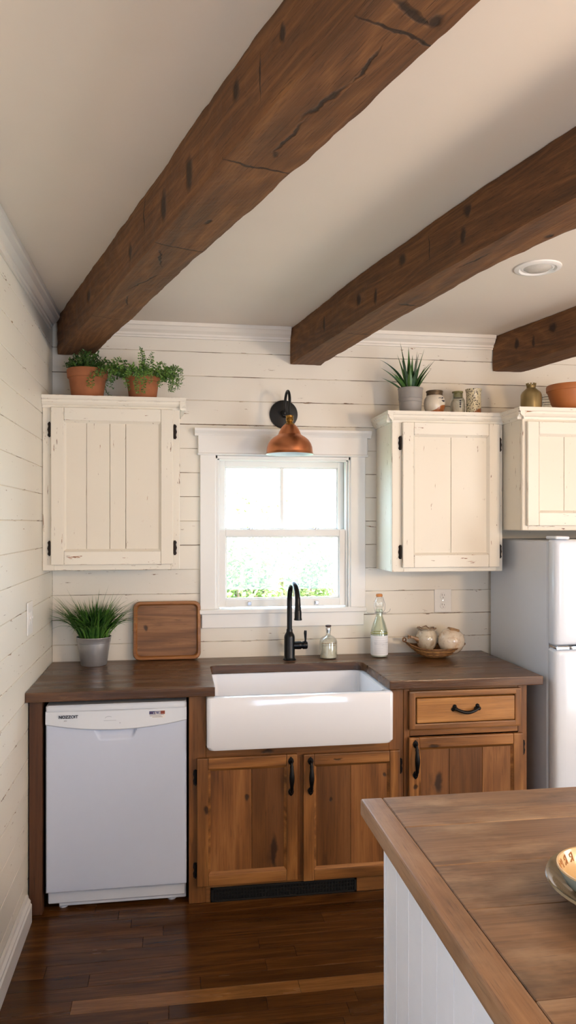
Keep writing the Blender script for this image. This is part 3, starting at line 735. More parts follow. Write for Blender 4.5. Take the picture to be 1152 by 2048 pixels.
# faucet
fc = thing('kitchen_faucet', 'black high-arc pull-down faucet behind the sink with side lever', 'faucet', (.555, 3.585, .910))
f = MB(); fx, fy = .555, 3.585
f.lathe((fx, fy, .910), [(.032, .0003), (.032, .004), (.028, .009), (.0265, .013), (.0265, .112), (.024, .122), (.017, .134), (.0155, .138), (.0150, .150)], 32)
f.lathe((fx, fy, .98), [(.019, .02), (.020, .045), (.0195, .056), (.0165, .060), (.0165, .064), (.0195, .066), (.020, .082), (.017, .088), (0, .0895)], 24, axis='x')
f.build('faucet_body', M_black, fc)
f = MB(); pts = [(fx, fy, 1.055+i*.02) for i in range(8)]; zc = 1.205; r = .072; dirv = Vector((.12, -1, 0)).normalized()
for i in range(17):
    a = PI-PI*i/16*1.02; pts.append((fx+dirv.x*(r+r*math.cos(a)), fy+dirv.y*(r+r*math.cos(a)), zc+r*1.15*math.sin(a)))
e = Vector(pts[-1]); 
pts = pts[:8]+pts[9:]
pts += [(e+Vector((0, -.002*i, -.012*i)))[:] for i in range(1, 4)]
f.tube(pts, [.0128]*(len(pts)-4)+[.0135, .0145, .0150, .0155], 16)
f.build('spout', M_black, fc)
f = MB(); e = Vector(pts[-1]); f.lathe(e[:], [(.0160, .006), (.0165, .004), (.0165, -.002), (.0172, -.004), (.0172, -.030), (.0195, -.038), (.0190, -.041), (.012, -.041)], 24)
f.build('spray_head', M_black, fc)
f = MB(); f.tube([(fx+.078, fy, .986), (fx+.079, fy-.002, 1.01), (fx+.078, fy-.003, 1.04), (fx+.079, fy-.003, 1.052)], [.0045, .005, .0075, .0065], 12); f.build('lever', M_black, fc)

# ------------------------------------------------------------------ dishwasher
dw = thing('dishwasher', 'white freestanding dishwasher under the left end of the countertop', 'dishwasher', (-.235, 3.4, 0))
X0, X1 = -.514, .047; XC = (X0+X1)/2; HW = (X1-X0)/2
b = MB(); b.box(X0+.004, X1-.004, 3.118, 3.64, .03, .832, .004); b.box(X0+.046, X1-.001, 3.128, 3.2, .014, .10, .003)
for x in (X0+.06, X1-.06):
    b.lathe((x, 3.16, 0), [(.018, .0005), (.018, .008), (.008, .010), (.008, .04)], 16); b.lathe((x, 3.56, 0), [(.018, .0005), (.018, .008), (.008, .010), (.008, .04)], 16)
b.build('dishwasher_body', M_white, dw)
b = MB(); b.rr([(XC, 3.365, HW-.001, .285, .012, .822), (XC, 3.365, HW, .286, .012, .826), (XC, 3.365, HW, .286, .012, .840), (XC, 3.365, HW-.004, .282, .012, .846)], 4); b.build('top_panel', M_whitep, dw)
b = MB(); n = 24; top = .820; fr = []; 
lowz = lambda u: .768-.026*(1-(2*u-1)**2)
ys = lambda u: 3.084-.012*(1-(2*u-1)**2)
vs = []
for i in range(n+1):
    u = i/n; x = X0+(X1-X0)*u
    zt, zb_ = .8215, lowz(u); yy = ys(u)
    for (z, dy) in ((zt, .030), (zt, .004), (zt-.003, 0), (zb_+.004, -.003), (zb_, 0), (zb_-.002, .006), (zb_-.002, .030)): vs.append((x, yy+dy if dy < .03 else 3.118, z))
m_ = 7; fs = []
for i in range(n):
    for k in range(m_): l = (k+1) % m_; fs.append([i*m_+k, i*m_+l, (i+1)*m_+l, (i+1)*m_+k])
fs.append(list(range(m_))); fs.append([n*m_+k for k in range(m_)])
b.add(vs, fs, 0, .5, True); cp = b.build('control_panel', M_whitep, dw)
# door with scooped grip
NX, NZ = 120, 130; vs = []; fs = []
zb0 = .088; gx0, gx1 = -.325, -.150
for kz in range(NZ+1):
    for ix in range(NX+1):
        u = ix/NX; x = X0+(X1-X0)*u; zt = lowz(u)+.0015; z = zb0+(zt-zb0)*(kz/NZ)
        y = 3.086
        cxg = (gx0+gx1)/2; e_ = abs((x-cxg)/((gx1-gx0)/2)); dz = lowz(.5)+.002-z
        wd = 1.0-.22*max(0, dz)/.045
        inx = max(0, min(1, (wd-e_)/.14)); inz = max(0, min(1, (.046-dz)/.014)) 
        s1 = inx*inx*(3-2*inx)*inz*inz*(3-2*inz)
        y += .020*s1*max(.25, 1-dz/.06)
        # rounded outer edges
        ed = min(x-X0, X1-x, z-zb0); 
        if ed < .008: y += .008*(1-math.sqrt(max(0, 1-(1-ed/.008)**2)))
        vs.append((x, y, z))
for kz in range(NZ):
    for ix in range(NX): a = kz*(NX+1)+ix; fs.append([a, a+1, a+NX+2, a+NX+1])
b = MB(); b.add(vs, fs, 0, .5, True)
M_dwdoor = plain('dishwasher_door_enamel', C(202, 212, 232), .30, coat=.25, var=.01)
b.box(X0+.001, X1-.001, 3.107, 3.117, zb0+.002, .742, .001); b.box(X0, X0+.002, 3.094, 3.116, zb0+.002, .768, 0); b.box(X1-.002, X1, 3.094, 3.116, zb0+.002, .768, 0); b.box(X0, X1, 3.094, 3.116, zb0, zb0+.002, 0)
b.build('door', M_dwdoor, dw, fixn=False)
text_mesh('brand_lettering', 'NOZZOIT', .0165, M_ink, dw, (-.424, 3.0742, .799), bold=.0006)
text_mesh('small_print', '.aoc', .009, plain('faint_print', C(150, 152, 156), .6), dw, (-.436, 3.0742, .785))
s = MB(); s.box(-.105, -.040, 3.0735, 3.0760, .783, .8125, .0002, 0); s.box(-.104, -.078, 3.0731, 3.0737, .798, .811, 0, 1); s.box(-.078, -.058, 3.0731, 3.0737, .799, .811, 0, 2); s.box(-.058, -.041, 3.0731, 3.0737, .798, .8115, 0, 3)
rg = random.Random(3)
for i in range(14):
    x = -.103+i*.0032; s.box(x, x+.0016, 3.0727, 3.0733, .799+rg.uniform(0, .004), .809-rg.uniform(0, .004), 0, rg.choice([0, 1, 3]))
for z, a, c_ in ((.7945, -.102, -.045), (.7905, -.102, -.055), (.786, -.092, -.050)): s.box(a, c_, 3.0731, 3.0737, z, z+.0011, 0, 1)
s.build('energy_sticker', [M_plate, plain('sticker_blue', C(70, 82, 128), .6), plain('sticker_grey', C(140, 140, 165), .6), plain('sticker_red', C(140, 66, 50), .6)], dw, 'small printed paper sticker with a red and blue band')
s = MB(); s.tube([(-.265+.014*math.cos(a), 3.0700, .790+.007*math.sin(a)) for a in [PI*.2+i*.3 for i in range(9)]], .0005, 4); s.box(-.285, -.235, 3.0697, 3.0703, .780, .7808, 0); s.box(-.222, -.219, 3.0697, 3.0703, .768, .771, 0)
s.build('status_mark', plain('faint_mark', C(150, 158, 170), .5), dw)

# ------------------------------------------------------------------ fridge
fr = thing('refrigerator', 'tall white top-freezer refrigerator standing at the right beyond the countertop', 'refrigerator', (2.0, 3.35, 0))
b = MB(); b.box(1.632, 2.375, 3.072, YB-.03, .03, 1.500, .006); b.box(1.68, 2.33, 3.03, 3.10, .01, .08, .004)
for x in (1.69, 2.31):
    for y in (3.12, 3.60): b.lathe((x, y, 0), [(.02, .0005), (.02, .03)], 12)
b.build('fridge_body', M_grayfr, fr)
def fdoor(z0, z1, name):
    mb = MB(); cz, hz = (z0+z1)/2, (z1-z0)/2; cx, hx = (1.632+2.375)/2, (2.375-1.632)/2
    mb.rr([(cx, cz, hx-.004, hz-.004, .010, 3.066), (cx, cz, hx, hz, .012, 3.060), (cx, cz, hx, hz, .014, 3.026), (cx, cz, hx-.003, hz-.002, .016, 3.014), (cx, cz, hx-.010, hz-.006, .02, 3.004), (cx, cz, hx-.022, hz-.011, .02, 2.999), (cx, cz, hx-.04, hz-.017, .02, 2.997)], 5, axis='y')
    return mb.build(name, M_white, fr)
fz = fdoor(1.045, 1.508, 'freezer_door'); fd = fdoor(.09, 1.030, 'fridge_door')
MB().box(1.640, 2.365, 3.060, 3.075, .10, 1.495, .001).build('door_gasket', plain('gray_gasket', C(150, 154, 160), .6), fr)
h = MB(); h.box(1.634, 1.700, 3.00, 3.09, 1.509, 1.522, .004); h.build('hinge_cover', M_whitep, fr)
h = MB(); h.rr([(2.0, 1.0375, .366, .0035, .003, 3.03), (2.0, 1.0375, .370, .005, .003, 3.01), (2.0, 1.0375, .366, .0055, .003, 2.992)], 3, axis='y')
h.box(1.634, 1.70, 2.990, 3.062, 1.030, 1.046, .005); h.lathe((1.70, 2.992, 1.038), [(.007, .004), (.008, -.004), (.005, -.008), (0, -.009)], 16, axis='y')
h.build('chrome_handle_strip', M_chrome, fr)

# ------------------------------------------------------------------ island
isl = thing('kitchen_island', 'white beadboard island with a worn plank top in the right foreground', 'island', (1.25, .9, 0))
IX, IY = .445, 1.752
t = MB()
t.box(IX, IX+.0555, .02, IY, .870, .910, .006, 1, .31, seg=3)
seams = [IY-.0003, 1.573, 1.387, 1.221, .975, .80, .61, .42, .23, .02]
for i, (a, c_) in enumerate(zip(seams, seams[1:])): t.box(IX+.0558, 2.25, c_+.0006, a-.0006, .870+.0002*i, .9098-.0003*(i % 3), .0018 if i else .0025, 0, [.013, .03, .05, .062, .02, .04][i % 6])
t.box(IX+.02, 2.23, .04, IY-.02, .866, .872, 0, 0, .3)
t.build('island_top', [M_isl, M_isly], isl)
b = MB(); px = .478; py = 1.645
ya = py; ws = .084
while ya > .12:
    y2 = max(ya-ws, .10); b.box(px, px+.015, y2+.0008, ya-.0008, .0, .868, .0012, 0); ya = y2
b.box(px-.004, px+.02, py-.006, py+.004, 0, .868, .002, 0); b.box(px+.006, px+.016, .1, py, 0, .868, 0, 0)
xa = px+.015
while xa < 2.2: b.box(xa+.0008, xa+.0832, py-.012, py+.003, 0, .868, .0012, 0); xa += .084
b.box(2.2, 2.215, .1, py, 0, .868, .002); b.box(px+.01, 2.21, .1, .115, 0, .868, .002)
b.build('beadboard_base', plain('island_white_paint', C(228, 230, 234), .45, var=.02), isl)

# dish and bowl on the island
M_dish = plain('brown_gold_glaze', C(150, 132, 100), .16, .35, coat=.6, var=.3, nscale=14)
bc = (.800, 1.190)
ds = MB(); ds.lathe((bc[0], bc[1], .9102), [(.055, 0), (.075, .001), (.110, .009), (.140, .026), (.148, .033), (.152, .037), (.150, .041), (.144, .0395), (.136, .031), (.108, .015), (.07, .007), (0, .0065)], 56)
tag(ds.build('serving_dish', M_dish), 'wide shallow glazed dish with gilt rim under the cream bowl on the island', 'dish')
bw = thing('cream_bowl', 'cream bowl with rust lettering inside its lip, stacked on the glazed dish', 'bowl', (bc[0]-.045, bc[1]+.008, .9185))
m = NT('cream_bowl_glaze'); m.col(C(196, 168, 124)); m.set(.25, coat=.4); M_cream = m.m
M_bowlout = plain('grey_green_glaze', C(150, 158, 150), .25, coat=.5, var=.1)
o = (bc[0]-.045, bc[1]+.008, .9185)
q = MB(); q.lathe(o, [(.036, 0), (.038, .003), (.060, .012), (.078, .030), (.088, .050), (.0895, .0545)], 56, cap=False); q.lathe(o, [(.036, 0), (0, .0001)], 56, cap=False); q.build('bowl_outside', M_bowlout, bw)
q = MB(); q.lathe(o, [(.0895, .054), (.0890, .0570), (.0862, .0565), (.0755, .032), (.055, .014), (.03, .007), (0, .006)], 56, cap=False); q.build('bowl_inside', M_cream, bw)
rg = random.Random(8)
q = MB()                                  # painted letters round the inner lip
for i in range(26):
    a0 = 2*PI*i/26; 
    def P(da, h):
        rr = .0755+(.0862-.0755)*(h-.032)/(.0565-.032) - .0006; return (o[0]+rr*math.cos(a0+da), o[1]+rr*math.sin(a0+da), o[2]+h)
    kind = rg.randrange(3)
    q.tube([P(0, .038), P(0, .052)], .0011, 5)
    if kind == 0: q.tube([P(0, .052), P(.08, .049), P(.08, .046), P(0, .044), P(.10, .038)], .0010, 5)
    elif kind == 1: q.tube([P(0, .038), P(.10, .038), P(.10, .052), P(0, .052)], .0010, 5)
    else: q.tube([P(0, .045), P(.09, .046), P(.10, .052)], .0010, 5)
q.build('rim_lettering', plain('rust_lettering', C(176, 116, 62), .4), bw)

# ------------------------------------------------------------------ wall sconce
lx, ly = .540, 3.485
sn = thing('wall_sconce', 'gooseneck wall lamp with copper dome shade above the window', 'lamp', (lx, YB, 2.13))
q = MB(); q.lathe((lx+.002, YB-.001, 2.128), [(.0715, 0), (.0715, -.006), (.069, -.012), (.063, -.014), (.020, -.015), (.014, -.020), (.012, -.030), (0, -.031)], 48, axis='y'); q.build('backplate', M_blackl, sn)
q = MB(); pts = [(lx, YB-.03, 2.128), (lx, YB-.05, 2.130), (lx, YB-.064, 2.142), (lx, YB-.070, 2.165)]
for i in range(1, 13): a = PI-PI*i/12; pts.append((lx, ly+.0725+(.0725)*-math.cos(a) if False else (YB-.070+ly)/2-((YB-.070)-ly)/2*(-math.cos(a))*(-1)*(-1) if False else (YB-.070+ly)/2+((YB-.070)-ly)/2*(-math.cos(a)), 2.165+.055*math.sin(a)))
pts += [(lx, ly, 2.13), (lx, ly, 2.095)]
q.tube(pts, .0068, 14); q.lathe((lx, YB-.05, 2.130), [(0, -.012), (.010, -.009), (.012, 0), (.010, .009), (0, .012)], 14); q.build('gooseneck_arm', M_blackl, sn)
q = MB(); q.lathe((lx, ly, 2.0), [(.010, .094), (.0185, .092), (.0185, .083), (.0165, .081), (.0185, .078), (.0185, .066), (.0145, .062), (.0165, .058), (.024, .052), (.025, .048), (.018, .045)], 28); q.build('socket', M_brass, sn)
q = MB()
prof = [(.018, .050), (.028, .047), (.038, .036), (.047, .020), (.053, .006), (.0545, .002), (.057, 0), (.060, -.003), (.074, -.011), (.090, -.024), (.102, -.042), (.108, -.060), (.110, -.078), (.1105, -.086), (.114, -.091), (.1145, -.093)]
q.lathe((lx, ly, 2.0), prof, 56, 0, cap=False)
q.lathe((lx, ly, 2.0), [(.1145, -.093), (.112, -.0925), (.1075, -.086), (.106, -.062), (.100, -.044), (.088, -.027), (.072, -.014), (.055, -.003), (.045, .018), (.02, .044), (0, .046)], 56, 1, cap=False)
q.build('lamp_shade', [M_copper, M_shadein], sn, 'brushed copper dome shade, white inside')
q = MB(); q.lathe((lx, ly, 2.0), [(.012, .040), (.013, .010), (.026, -.018), (.030, -.038), (.024, -.058), (.010, -.068), (0, -.069)], 24); q.build('bulb', plain('frosted_bulb', C(235, 235, 230), .2), sn)

# ------------------------------------------------------------------ tray
tr = thing('wooden_tray', 'rounded rectangular wooden tray leaning on the wall beside the grass plant', 'tray', (-.038, 3.650, .911))
def rect(hx, hz, r, y): return (0, hz_c, hx, hz, r, y)
hz_c = .142
q = MB(); q.rr([(0, hz_c, .155, .134, .025, .0), (0, hz_c, .162, .141, .032, -.006), (0, hz_c, .163, .142, .033, -.020), (0, hz_c, .160, .139, .031, -.026), (0, hz_c, .150, .129, .024, -.027), (0, hz_c, .146, .125, .022, -.023), (0, hz_c, .143, .122, .022, -.010)], 8, axis='y', cap1=False)
a_ = q.build('tray_rim', M_trayrim, None)
q = MB(); q.rr([(0, hz_c, .1435, .1225, .022, -.0085), (0, hz_c, .1435, .1225, .022, -.0102)], 8, axis='y'); b_ = q.build('tray_base', M_tray, None)
for o_ in (a_, b_): o_.parent = tr
tr.rotation_euler = (math.radians(-4.5), 0, 0); tr.location = (-.038, 3.675, .9115)

# ------------------------------------------------------------------ outlet, switch
def plate_thing(name, label, kind):
    pass
ol = thing('wall_outlet', 'white duplex outlet plate on the back wall beside the fridge', 'outlet', (1.382, YB, 1.175))
q = MB(); q.box(1.336, 1.428, YB-.0065, YB-.0012, 1.115, 1.235, .003, seg=2); q.build('cover_plate', M_plate, ol)
q = MB()
for z in (1.150, 1.200):
    q.lathe((1.382, YB-.0062, z), [(.0165, .001), (.0165, -.002), (.0155, -.003), (0, -.003)], 24, axis='y', m=0)
    for dx, hh in ((-.006, .009), (.006, .007)): q.box(1.382+dx-.001, 1.382+dx+.001, YB-.0098, YB-.0085, z+.001, z+.001+hh, 0, 1)
    q.lathe((1.382, YB-.0092, z-.008), [(.0022, .0006), (.0022, -.0005)], 10, axis='y', m=1)
q.lathe((1.382, YB-.0066, 1.175), [(.003, .001), (.003, -.001), (0, -.0015)], 12, axis='y', m=2)
q.build('sockets', [M_plate, plain('slot_dark', C(70, 68, 66), .6), M_chrome], ol)
sw = thing('light_switch', 'white switch plate on the left wall just above the countertop', 'switch', (XL, 3.115, 1.2))
q = MB(); q.box(XL+.0012, XL+.0075, 3.065, 3.165, 1.130, 1.262, .003, seg=2); q.build('cover_plate', M_plate, sw)
q = MB()
for y in (3.095, 3.135): q.box(XL+.007, XL+.0095, y-.010, y+.010, 1.170, 1.222, .001); q.box(XL+.009, XL+.014, y-.004, y+.004, 1.192, 1.204, .0015)
q.build('toggles', M_plate, sw)

# ------------------------------------------------------------------ plants
def leaf(mb, p, d, nrm, L, w, r, fold=.25, m=0):
    """pointed little leaf from p along d"""
    d = d.normalized(); sd = d.cross(nrm).normalized(); n = sd.cross(d).normalized()
    pts = [p, p+d*L*.45+sd*w/2+n*w*fold, p+d*L, p+d*L*.45-sd*w/2+n*w*fold, p+d*L*.5]
    mb.add([x[:] for x in pts], [[0, 1, 4], [1, 2, 4], [2, 3, 4], [3, 0, 4]], m, r)
def blade(mb, base, dirh, lean, L, w, curl, r, n=8, m=0, tw=0, thick=.0):
    """grass / strap leaf: starts upright, bends towards dirh"""
    dh = Vector((math.cos(dirh), math.sin(dirh), 0)); sd = Vector((-dh.y, dh.x, 0))
    p = Vector(base); vs = []; fs = []; a = lean
    for i in range(n+1):
        u = i/n; t = dh*math.sin(a)+Vector((0, 0, math.cos(a)))
        ww = w*(1-u**2.2)*(.75+.5*math.sin(PI*min(1, u*1.3)))/1.1+.0002
        s2 = (sd*math.cos(tw*u)+t.cross(sd)*math.sin(tw*u)); nn = t.cross(s2)
        vs += [(p+s2*ww/2+nn*ww*.22)[:], (p-nn*thick)[:], (p-s2*ww/2+nn*ww*.22)[:]]
        if thick: vs[-2] = (p-nn*thick*(1-u))[:]
        p = p+t*L/n; a += curl/n
    for i in range(n):
        b = i*3; fs += [[b, b+1, b+4, b+3], [b+1, b+2, b+5, b+4]]
    mb.add(vs, fs, m, r, True)
def pot(t, c, prof, inner, soil_h, m, name='pot', n=40, label=None):
    q = MB(); q.lathe(c, prof+inner, n); q.build(name, m, t, label)
    r = inner[0][0]
    q = MB(); q.lathe(c, [(0, soil_h+.003), (r*.6, soil_h+.004), (r*.97, soil_h), (r*.97, soil_h-.004), (0, soil_h-.004)], 24); q.build('soil', M_soil, t)

def zat(y, z, yf=3.392): return z
TOPL, TOPR, TOPF = 2.1485, 2.1145, 2.1145
# boxwood pot
c = (-.400, 3.52, TOPL); t = thing('boxwood_pot_plant', 'wide terracotta pot with a small dark shrub on the left cabinet, nearest the corner', 'potted plant', c, 'plants above the cabinets')
pot(t, c, [(.066, 0), (.070, .004), (.082, .088), (.083, .095), (.088, .097), (.090, .100), (.0925, .132), (.090, .137)], [(.084, .137), (.081, .120), (.075, .10)], .118, M_terra)
rg = random.Random(21); q = MB(); ctr = Vector((c[0], c[1], c[2]+.12))
stems = MB()
for i in range(95):
    a = rg.uniform(0, 2*PI); el = rg.uniform(.25, 1.4); ln = rg.uniform(.06, .082)+.03*math.sin(el)**3
    if i < 4: el = rg.uniform(1.3, 1.5); ln = .10
    d = Vector((math.cos(a)*math.cos(el), math.sin(a)*math.cos(el), math.sin(el))); p0 = ctr+Vector((d.x*.03, d.y*.03, 0)); 
    stems.tube([p0[:], (p0+d*ln*.5+Vector((0, 0, .004)))[:], (p0+d*ln)[:]], [.0014, .0011, .0006], 5)
    for k in range(18):
        u = .2+.8*k/17; p = p0+d*ln*u; b = rg.uniform(0, 2*PI)
        dd = (d*.6+Vector((math.cos(b), math.sin(b), rg.uniform(-.3, .8)))).normalized(); leaf(q, p, dd, Vector((rg.uniform(-.5, .5), rg.uniform(-.5, .5), 1)), rg.uniform(.012, .018), rg.uniform(.007, .010), rg.random())
q.build('foliage', M_bushy, t); stems.build('stems', M_stem, t)
# fern
c = (-.148, 3.50, TOPL); t = thing('fern_pot_plant', 'terracotta pot with a feathery trailing fern at the right end of the left cabinet', 'potted plant', c, 'plants above the cabinets')
pot(t, c, [(.058, 0), (.062, .004), (.072, .078), (.073, .082), (.078, .084), (.080, .108), (.078, .112)], [(.072, .112), (.070, .10), (.066, .085)], .098, M_terra)
rg = random.Random(4); base = Vector((c[0], c[1], c[2]+.10))
def frond(a, el, L, droop, parent, rg, lw=.024):
    q = MB(); dh = Vector((math.cos(a), math.sin(a), 0)); p = base+dh*.03; pts = []; N = int(L/.0058); ang = el
    for i in range(N+1):
        pts.append(p.copy()); t_ = dh*math.cos(ang)+Vector((0, 0, math.sin(ang))); p = p+t_*L/N; ang -= droop/N*(1+i/N*.4)
        # never dive through the cabinet top or its door, keep off the wall
        if p.y > 3.682: p.y = 3.682
        if p.z < TOPL+.006 and p.y > 3.374: p.z = TOPL+.006
        dx_ = p.x-c[0]; dy_ = p.y-c[1]; rr_ = math.hypot(dx_, dy_)
        if rr_ < .084 and p.z < c[2]+.118: p.x = c[0]+dx_/max(rr_, .01)*.084; p.y = c[1]+dy_/max(rr_, .01)*.084
    q.tube([x[:] for x in pts], [.0010*(1-.6*i/N) for i in range(N+1)], 4, m=1)
    for i in range(2, N+1):
        u = i/N; t_ = (pts[i]-pts[i-1]).normalized(); sd = t_.cross(Vector((0, 0, 1)))
        if sd.length < .1: sd = Vector((-dh.y, dh.x, 0))
        sd.normalize(); up = sd.cross(t_); ll = lw*(1-.6*u)*rg.uniform(.8, 1.2)
        for s in (-1, 1):
            ph = rg.gauss(0, .9); s2 = (sd*math.cos(ph)+up*math.sin(ph))*s
            for uu in (.1, .55):
                leaf(q, pts[i]+s2*ll*uu, s2+t_*rg.uniform(.1, .9), Vector((rg.uniform(-.6, .6), -1, rg.uniform(-.2, .7))), ll*rg.uniform(.5, .72), ll*.46, rg.random())
    q.build('frond', [M_fern, M_stem], parent)
F = [(.0, 1.15, .13, 1.2), (.3, .9, .17, 1.9), (-.2, .75, .19, 2.6), (-.45, .7, .21, 2.9), (-.7, .75, .20, 2.7), (-1.0, .7, .17, 2.8), (-1.5, .5, .20, 3.3), (-1.68, .55, .22, 3.1), (-1.3, .75, .16, 2.7), (-2.0, .6, .17, 3.0), (-2.35, .65, .20, 2.5),
     (-2.7, .6, .24, 2.0), (-2.85, .75, .25, 2.1), (3.1, 1.0, .20, 2.0), (2.8, .95, .19, 1.6), (-.05, 1.0, .17, 2.0), (-3.05, 1.15, .15, 1.2), (PI/2, 1.5, .15, .4), (-1.2, 1.45, .14, .8), (2.95, .6, .19, 2.8), (2.5, 1.1, .15, 1.6), (1.6, 1.45, .14, .9), (-1.57, 1.35, .15, 1.0), (1.0, 1.3, .14, 1.4), (-.9, 1.25, .14, 1.7), (-2.3, 1.25, .15, 1.7), (-3.0, 1.2, .16, 1.5), (.1, 1.2, .16, 1.6), (.6, .8, .15, 2.6),
     (-.1, .5, .15, 2.9), (-2.55, .95, .19, 2.2), (2.2, 1.2, .12, 1.8), (-.35, 1.1, .18, 1.9), (-1.9, 1.0, .14, 2.4)]
for (a, el, L, dr_) in F:
    k_ = .80 if math.cos(a) > .2 else .94
    frond(a, min(1.5, el+.12), L*k_, dr_*1.02, t, rg)
# grass plant on the counter
c = (-.379, 3.600, .9105); t = thing('grass_pot_plant', 'spiky grass plant in a small galvanized metal pot on the countertop', 'potted plant', c)
pot(t, c, [(.058, 0), (.060, .003), (.0745, .104), (.0745, .106), (.077, .108), (.0795, .128), (.0815, .131), (.0805, .134)], [(.0775, .132), (.074, .118), (.072, .10)], .118, M_galv)
rg = random.Random(9); q = MB()
for i in range(340):
    a = rg.uniform(0, 2*PI); rr_ = .060*math.sqrt(rg.random()); b0 = (c[0]+rr_*math.cos(a), c[1]+rr_*math.sin(a), c[2]+.115)
    ln_ = rg.uniform(.02, .30)+rr_*5; L = rg.uniform(.18, .275)
    if math.sin(a) > .2: L *= .72; ln_ *= .4
    blade(q, b0, a+rg.uniform(-.5, .5), ln_, L, rg.uniform(.007, .012), rg.uniform(.2, 1.5)*(1.2-.2*(ln_ < .2)), rg.random(), 7)
q.v = [(min(max(x, XL+.004), 9), min(y, YB-.004), z) for x, y, z in q.v]
q.build('foliage', M_grass, t)
# spiky aloe
c = (1.142, 3.50, TOPR); t = thing('spiky_pot_plant', 'stiff spiky sword-leaf plant in a grey bucket pot on the right cabinet', 'potted plant', c, 'plants above the cabinets')
pot(t, c, [(.050, 0), (.052, .003), (.0555, .055), (.057, .0565), (.0555, .058), (.0575, .072), (.059, .0735), (.0575, .075), (.060, .118), (.0625, .121), (.0620, .125)], [(.0585, .124), (.057, .11), (.055, .10)], .112, M_graypot)
rg = random.Random(12)
for i, (a, ln_, L, cu) in enumerate([(PI*.97, .55, .155, .55), (PI*1.0, .30, .19, .9), (PI*.92, .85, .12, .3), (PI*1.05, .20, .17, .15), (-.1, .16, .20, .15), (.1, .42, .18, .35), (-.2, .50, .13, .2), (0, .25, .16, .6), (PI/2, .03, .21, .05), (-PI/2, .05, .16, .1), (PI, .08, .225, .12), (0, .06, .185, .05),
                                   (-PI*.6, .3, .12, .2), (-PI*.4, .3, .13, .3), (PI*.6, .2, .16, .2), (.3, .35, .14, .25), (PI*.8, .4, .12, .3), (-PI*.8, .2, .15, .2), (-PI*.3, .12, .17, .1), (PI*1.15, .65, .12, .45)]):
    q = MB(); b0 = (c[0]+.018*math.cos(a)*(1+ln_), c[1]+.018*math.sin(a), c[2]+.108)
    blade(q, b0, a, ln_, L*1.10, rg.uniform(.024, .030), cu, rg.random(), 10, thick=.003)
    q.build('leaf', M_snake, t)

# ------------------------------------------------------------------ jars on the right cabinet
def glazed(name, top, low, h0, wob, dots=None, rough=.35):
    m = NT(name); tc = m.node('ShaderNodeTexCoord').outputs['Object']; sp = m.node('ShaderNodeSeparateXYZ'); m.link(tc, sp.inputs[0])
    n = m.noise(m.coord((14, 14, 14)), 1, 3)
    e = m.math('ADD', m.math('SUBTRACT', sp.outputs['Z'], h0), m.math('MULTIPLY', m.math('SUBTRACT', .5, n), wob))
    e = m.math('SUBTRACT', e, m.math('MULTIPLY', sp.outputs['X'], .5))
    base = m.mix(m.mr(n, .4, .65), top, tuple(x*.82 for x in top[:3])+(1,))
    if dots:
        vo = m.node('ShaderNodeTexNoise'); m.link(m.coord((1, 1, 1)), vo.inputs['Vector']); vo.inputs['Scale'].default_value = dots; vo.inputs['Detail'].default_value = 2
        base = m.mix(m.mr(vo.outputs['Fac'], .55, .60), base, C(52, 42, 34))
    m.col(m.mix(m.mr(e, -.002, .002), low, base)); m.set(rough, coat=.3); return m.m
c = (1.262, 3.49, TOPR); t = thing('glazed_honey_jar', 'squat cream jar with rust glaze at the foot, beside the grey pot', 'jar', c, 'jars on the right cabinet')
q = MB(); q.lathe(c, [(.032, 0), (.040, .003), (.050, .030), (.052, .055), (.048, .075), (.040, .088), (.037, .091), (.037, .106)], 36); q.build('jar_body', glazed('cream_rust_glaze', C(214, 204, 186), C(150, 84, 32), .022, .06), t)
q = MB(); q.lathe(c, [(.0375, .091), (.0395, .092), (.0395, .105), (.042, .108), (.042, .112), (.040, .114), (0, .1145)], 36); q.build('lid', plain('tarnished_metal', C(122, 104, 82), .4, .7, var=.4, nscale=80), t)
def scribble(mbs, o, rad, rows, mat_, parent, name, amp=.004, seed=1, zs=.008, a0=-2.1, a1=-1.0, th=.0007, step=.06):
    rg = random.Random(seed); q = MB()
    for k in range(rows):
        z = -k*zs; a = a0
        while a < a1:
            w_ = rg.uniform(.03, .09)*(.05/rad)
            kind = rg.randrange(3); P = []
            for i in range(4): P.append((a+w_*i/4, z+rg.uniform(-amp, amp)))
            q.tube([(o[0]+(rad(o[2]+0) if callable(rad) else rad)*math.cos(x), o[1]+rad*math.sin(x), o[2]+y_) for x, y_ in P], th, 4); a += w_*1.25
    q.build(name, mat_, parent)
scribble(None, (c[0], c[1], c[2]+.074), .0492, 1, M_ink, t, 'painted_marks', .004, 2, a0=-1.5, a1=-.9, th=.0010)
scribble(None, (c[0], c[1], c[2]+.060), .0522, 1, M_ink, t, 'painted_marks', .005, 5, a0=-1.15, a1=-.85, th=.0013)
c = (1.385, 3.50, TOPR); t = thing('small_glass_jar', 'small glass jar with a pale label and olive lid between cream jar and speckled cup', 'jar', c, 'jars on the right cabinet')
q = MB(); q.lathe(c, [(.030, 0), (.036, .003), (.038, .050), (.035, .075), (.026, .090), (.025, .112), (.024, .113), (.023, .090), (.033, .074), (.0355, .05), (.034, .006), (0, .004)], 32); q.build('jar_glass', M_glass, t)
q = MB(); q.lathe(c, [(.0225, .085), (.0235, .088), (.0235, .108), (.027, .110), (.027, .116), (0, .118)], 24); q.build('stopper', plain('olive_stopper', C(124, 118, 70), .6, var=.3, nscale=60), t)
q = MB(); q.lathe(c, [(.0330, .004), (.0345, .045), (.0325, .066), (.022, .078), (0, .079)], 32); q.build('contents', plain('pale_powder', C(206, 196, 178), .8), t)
q = MB(); 
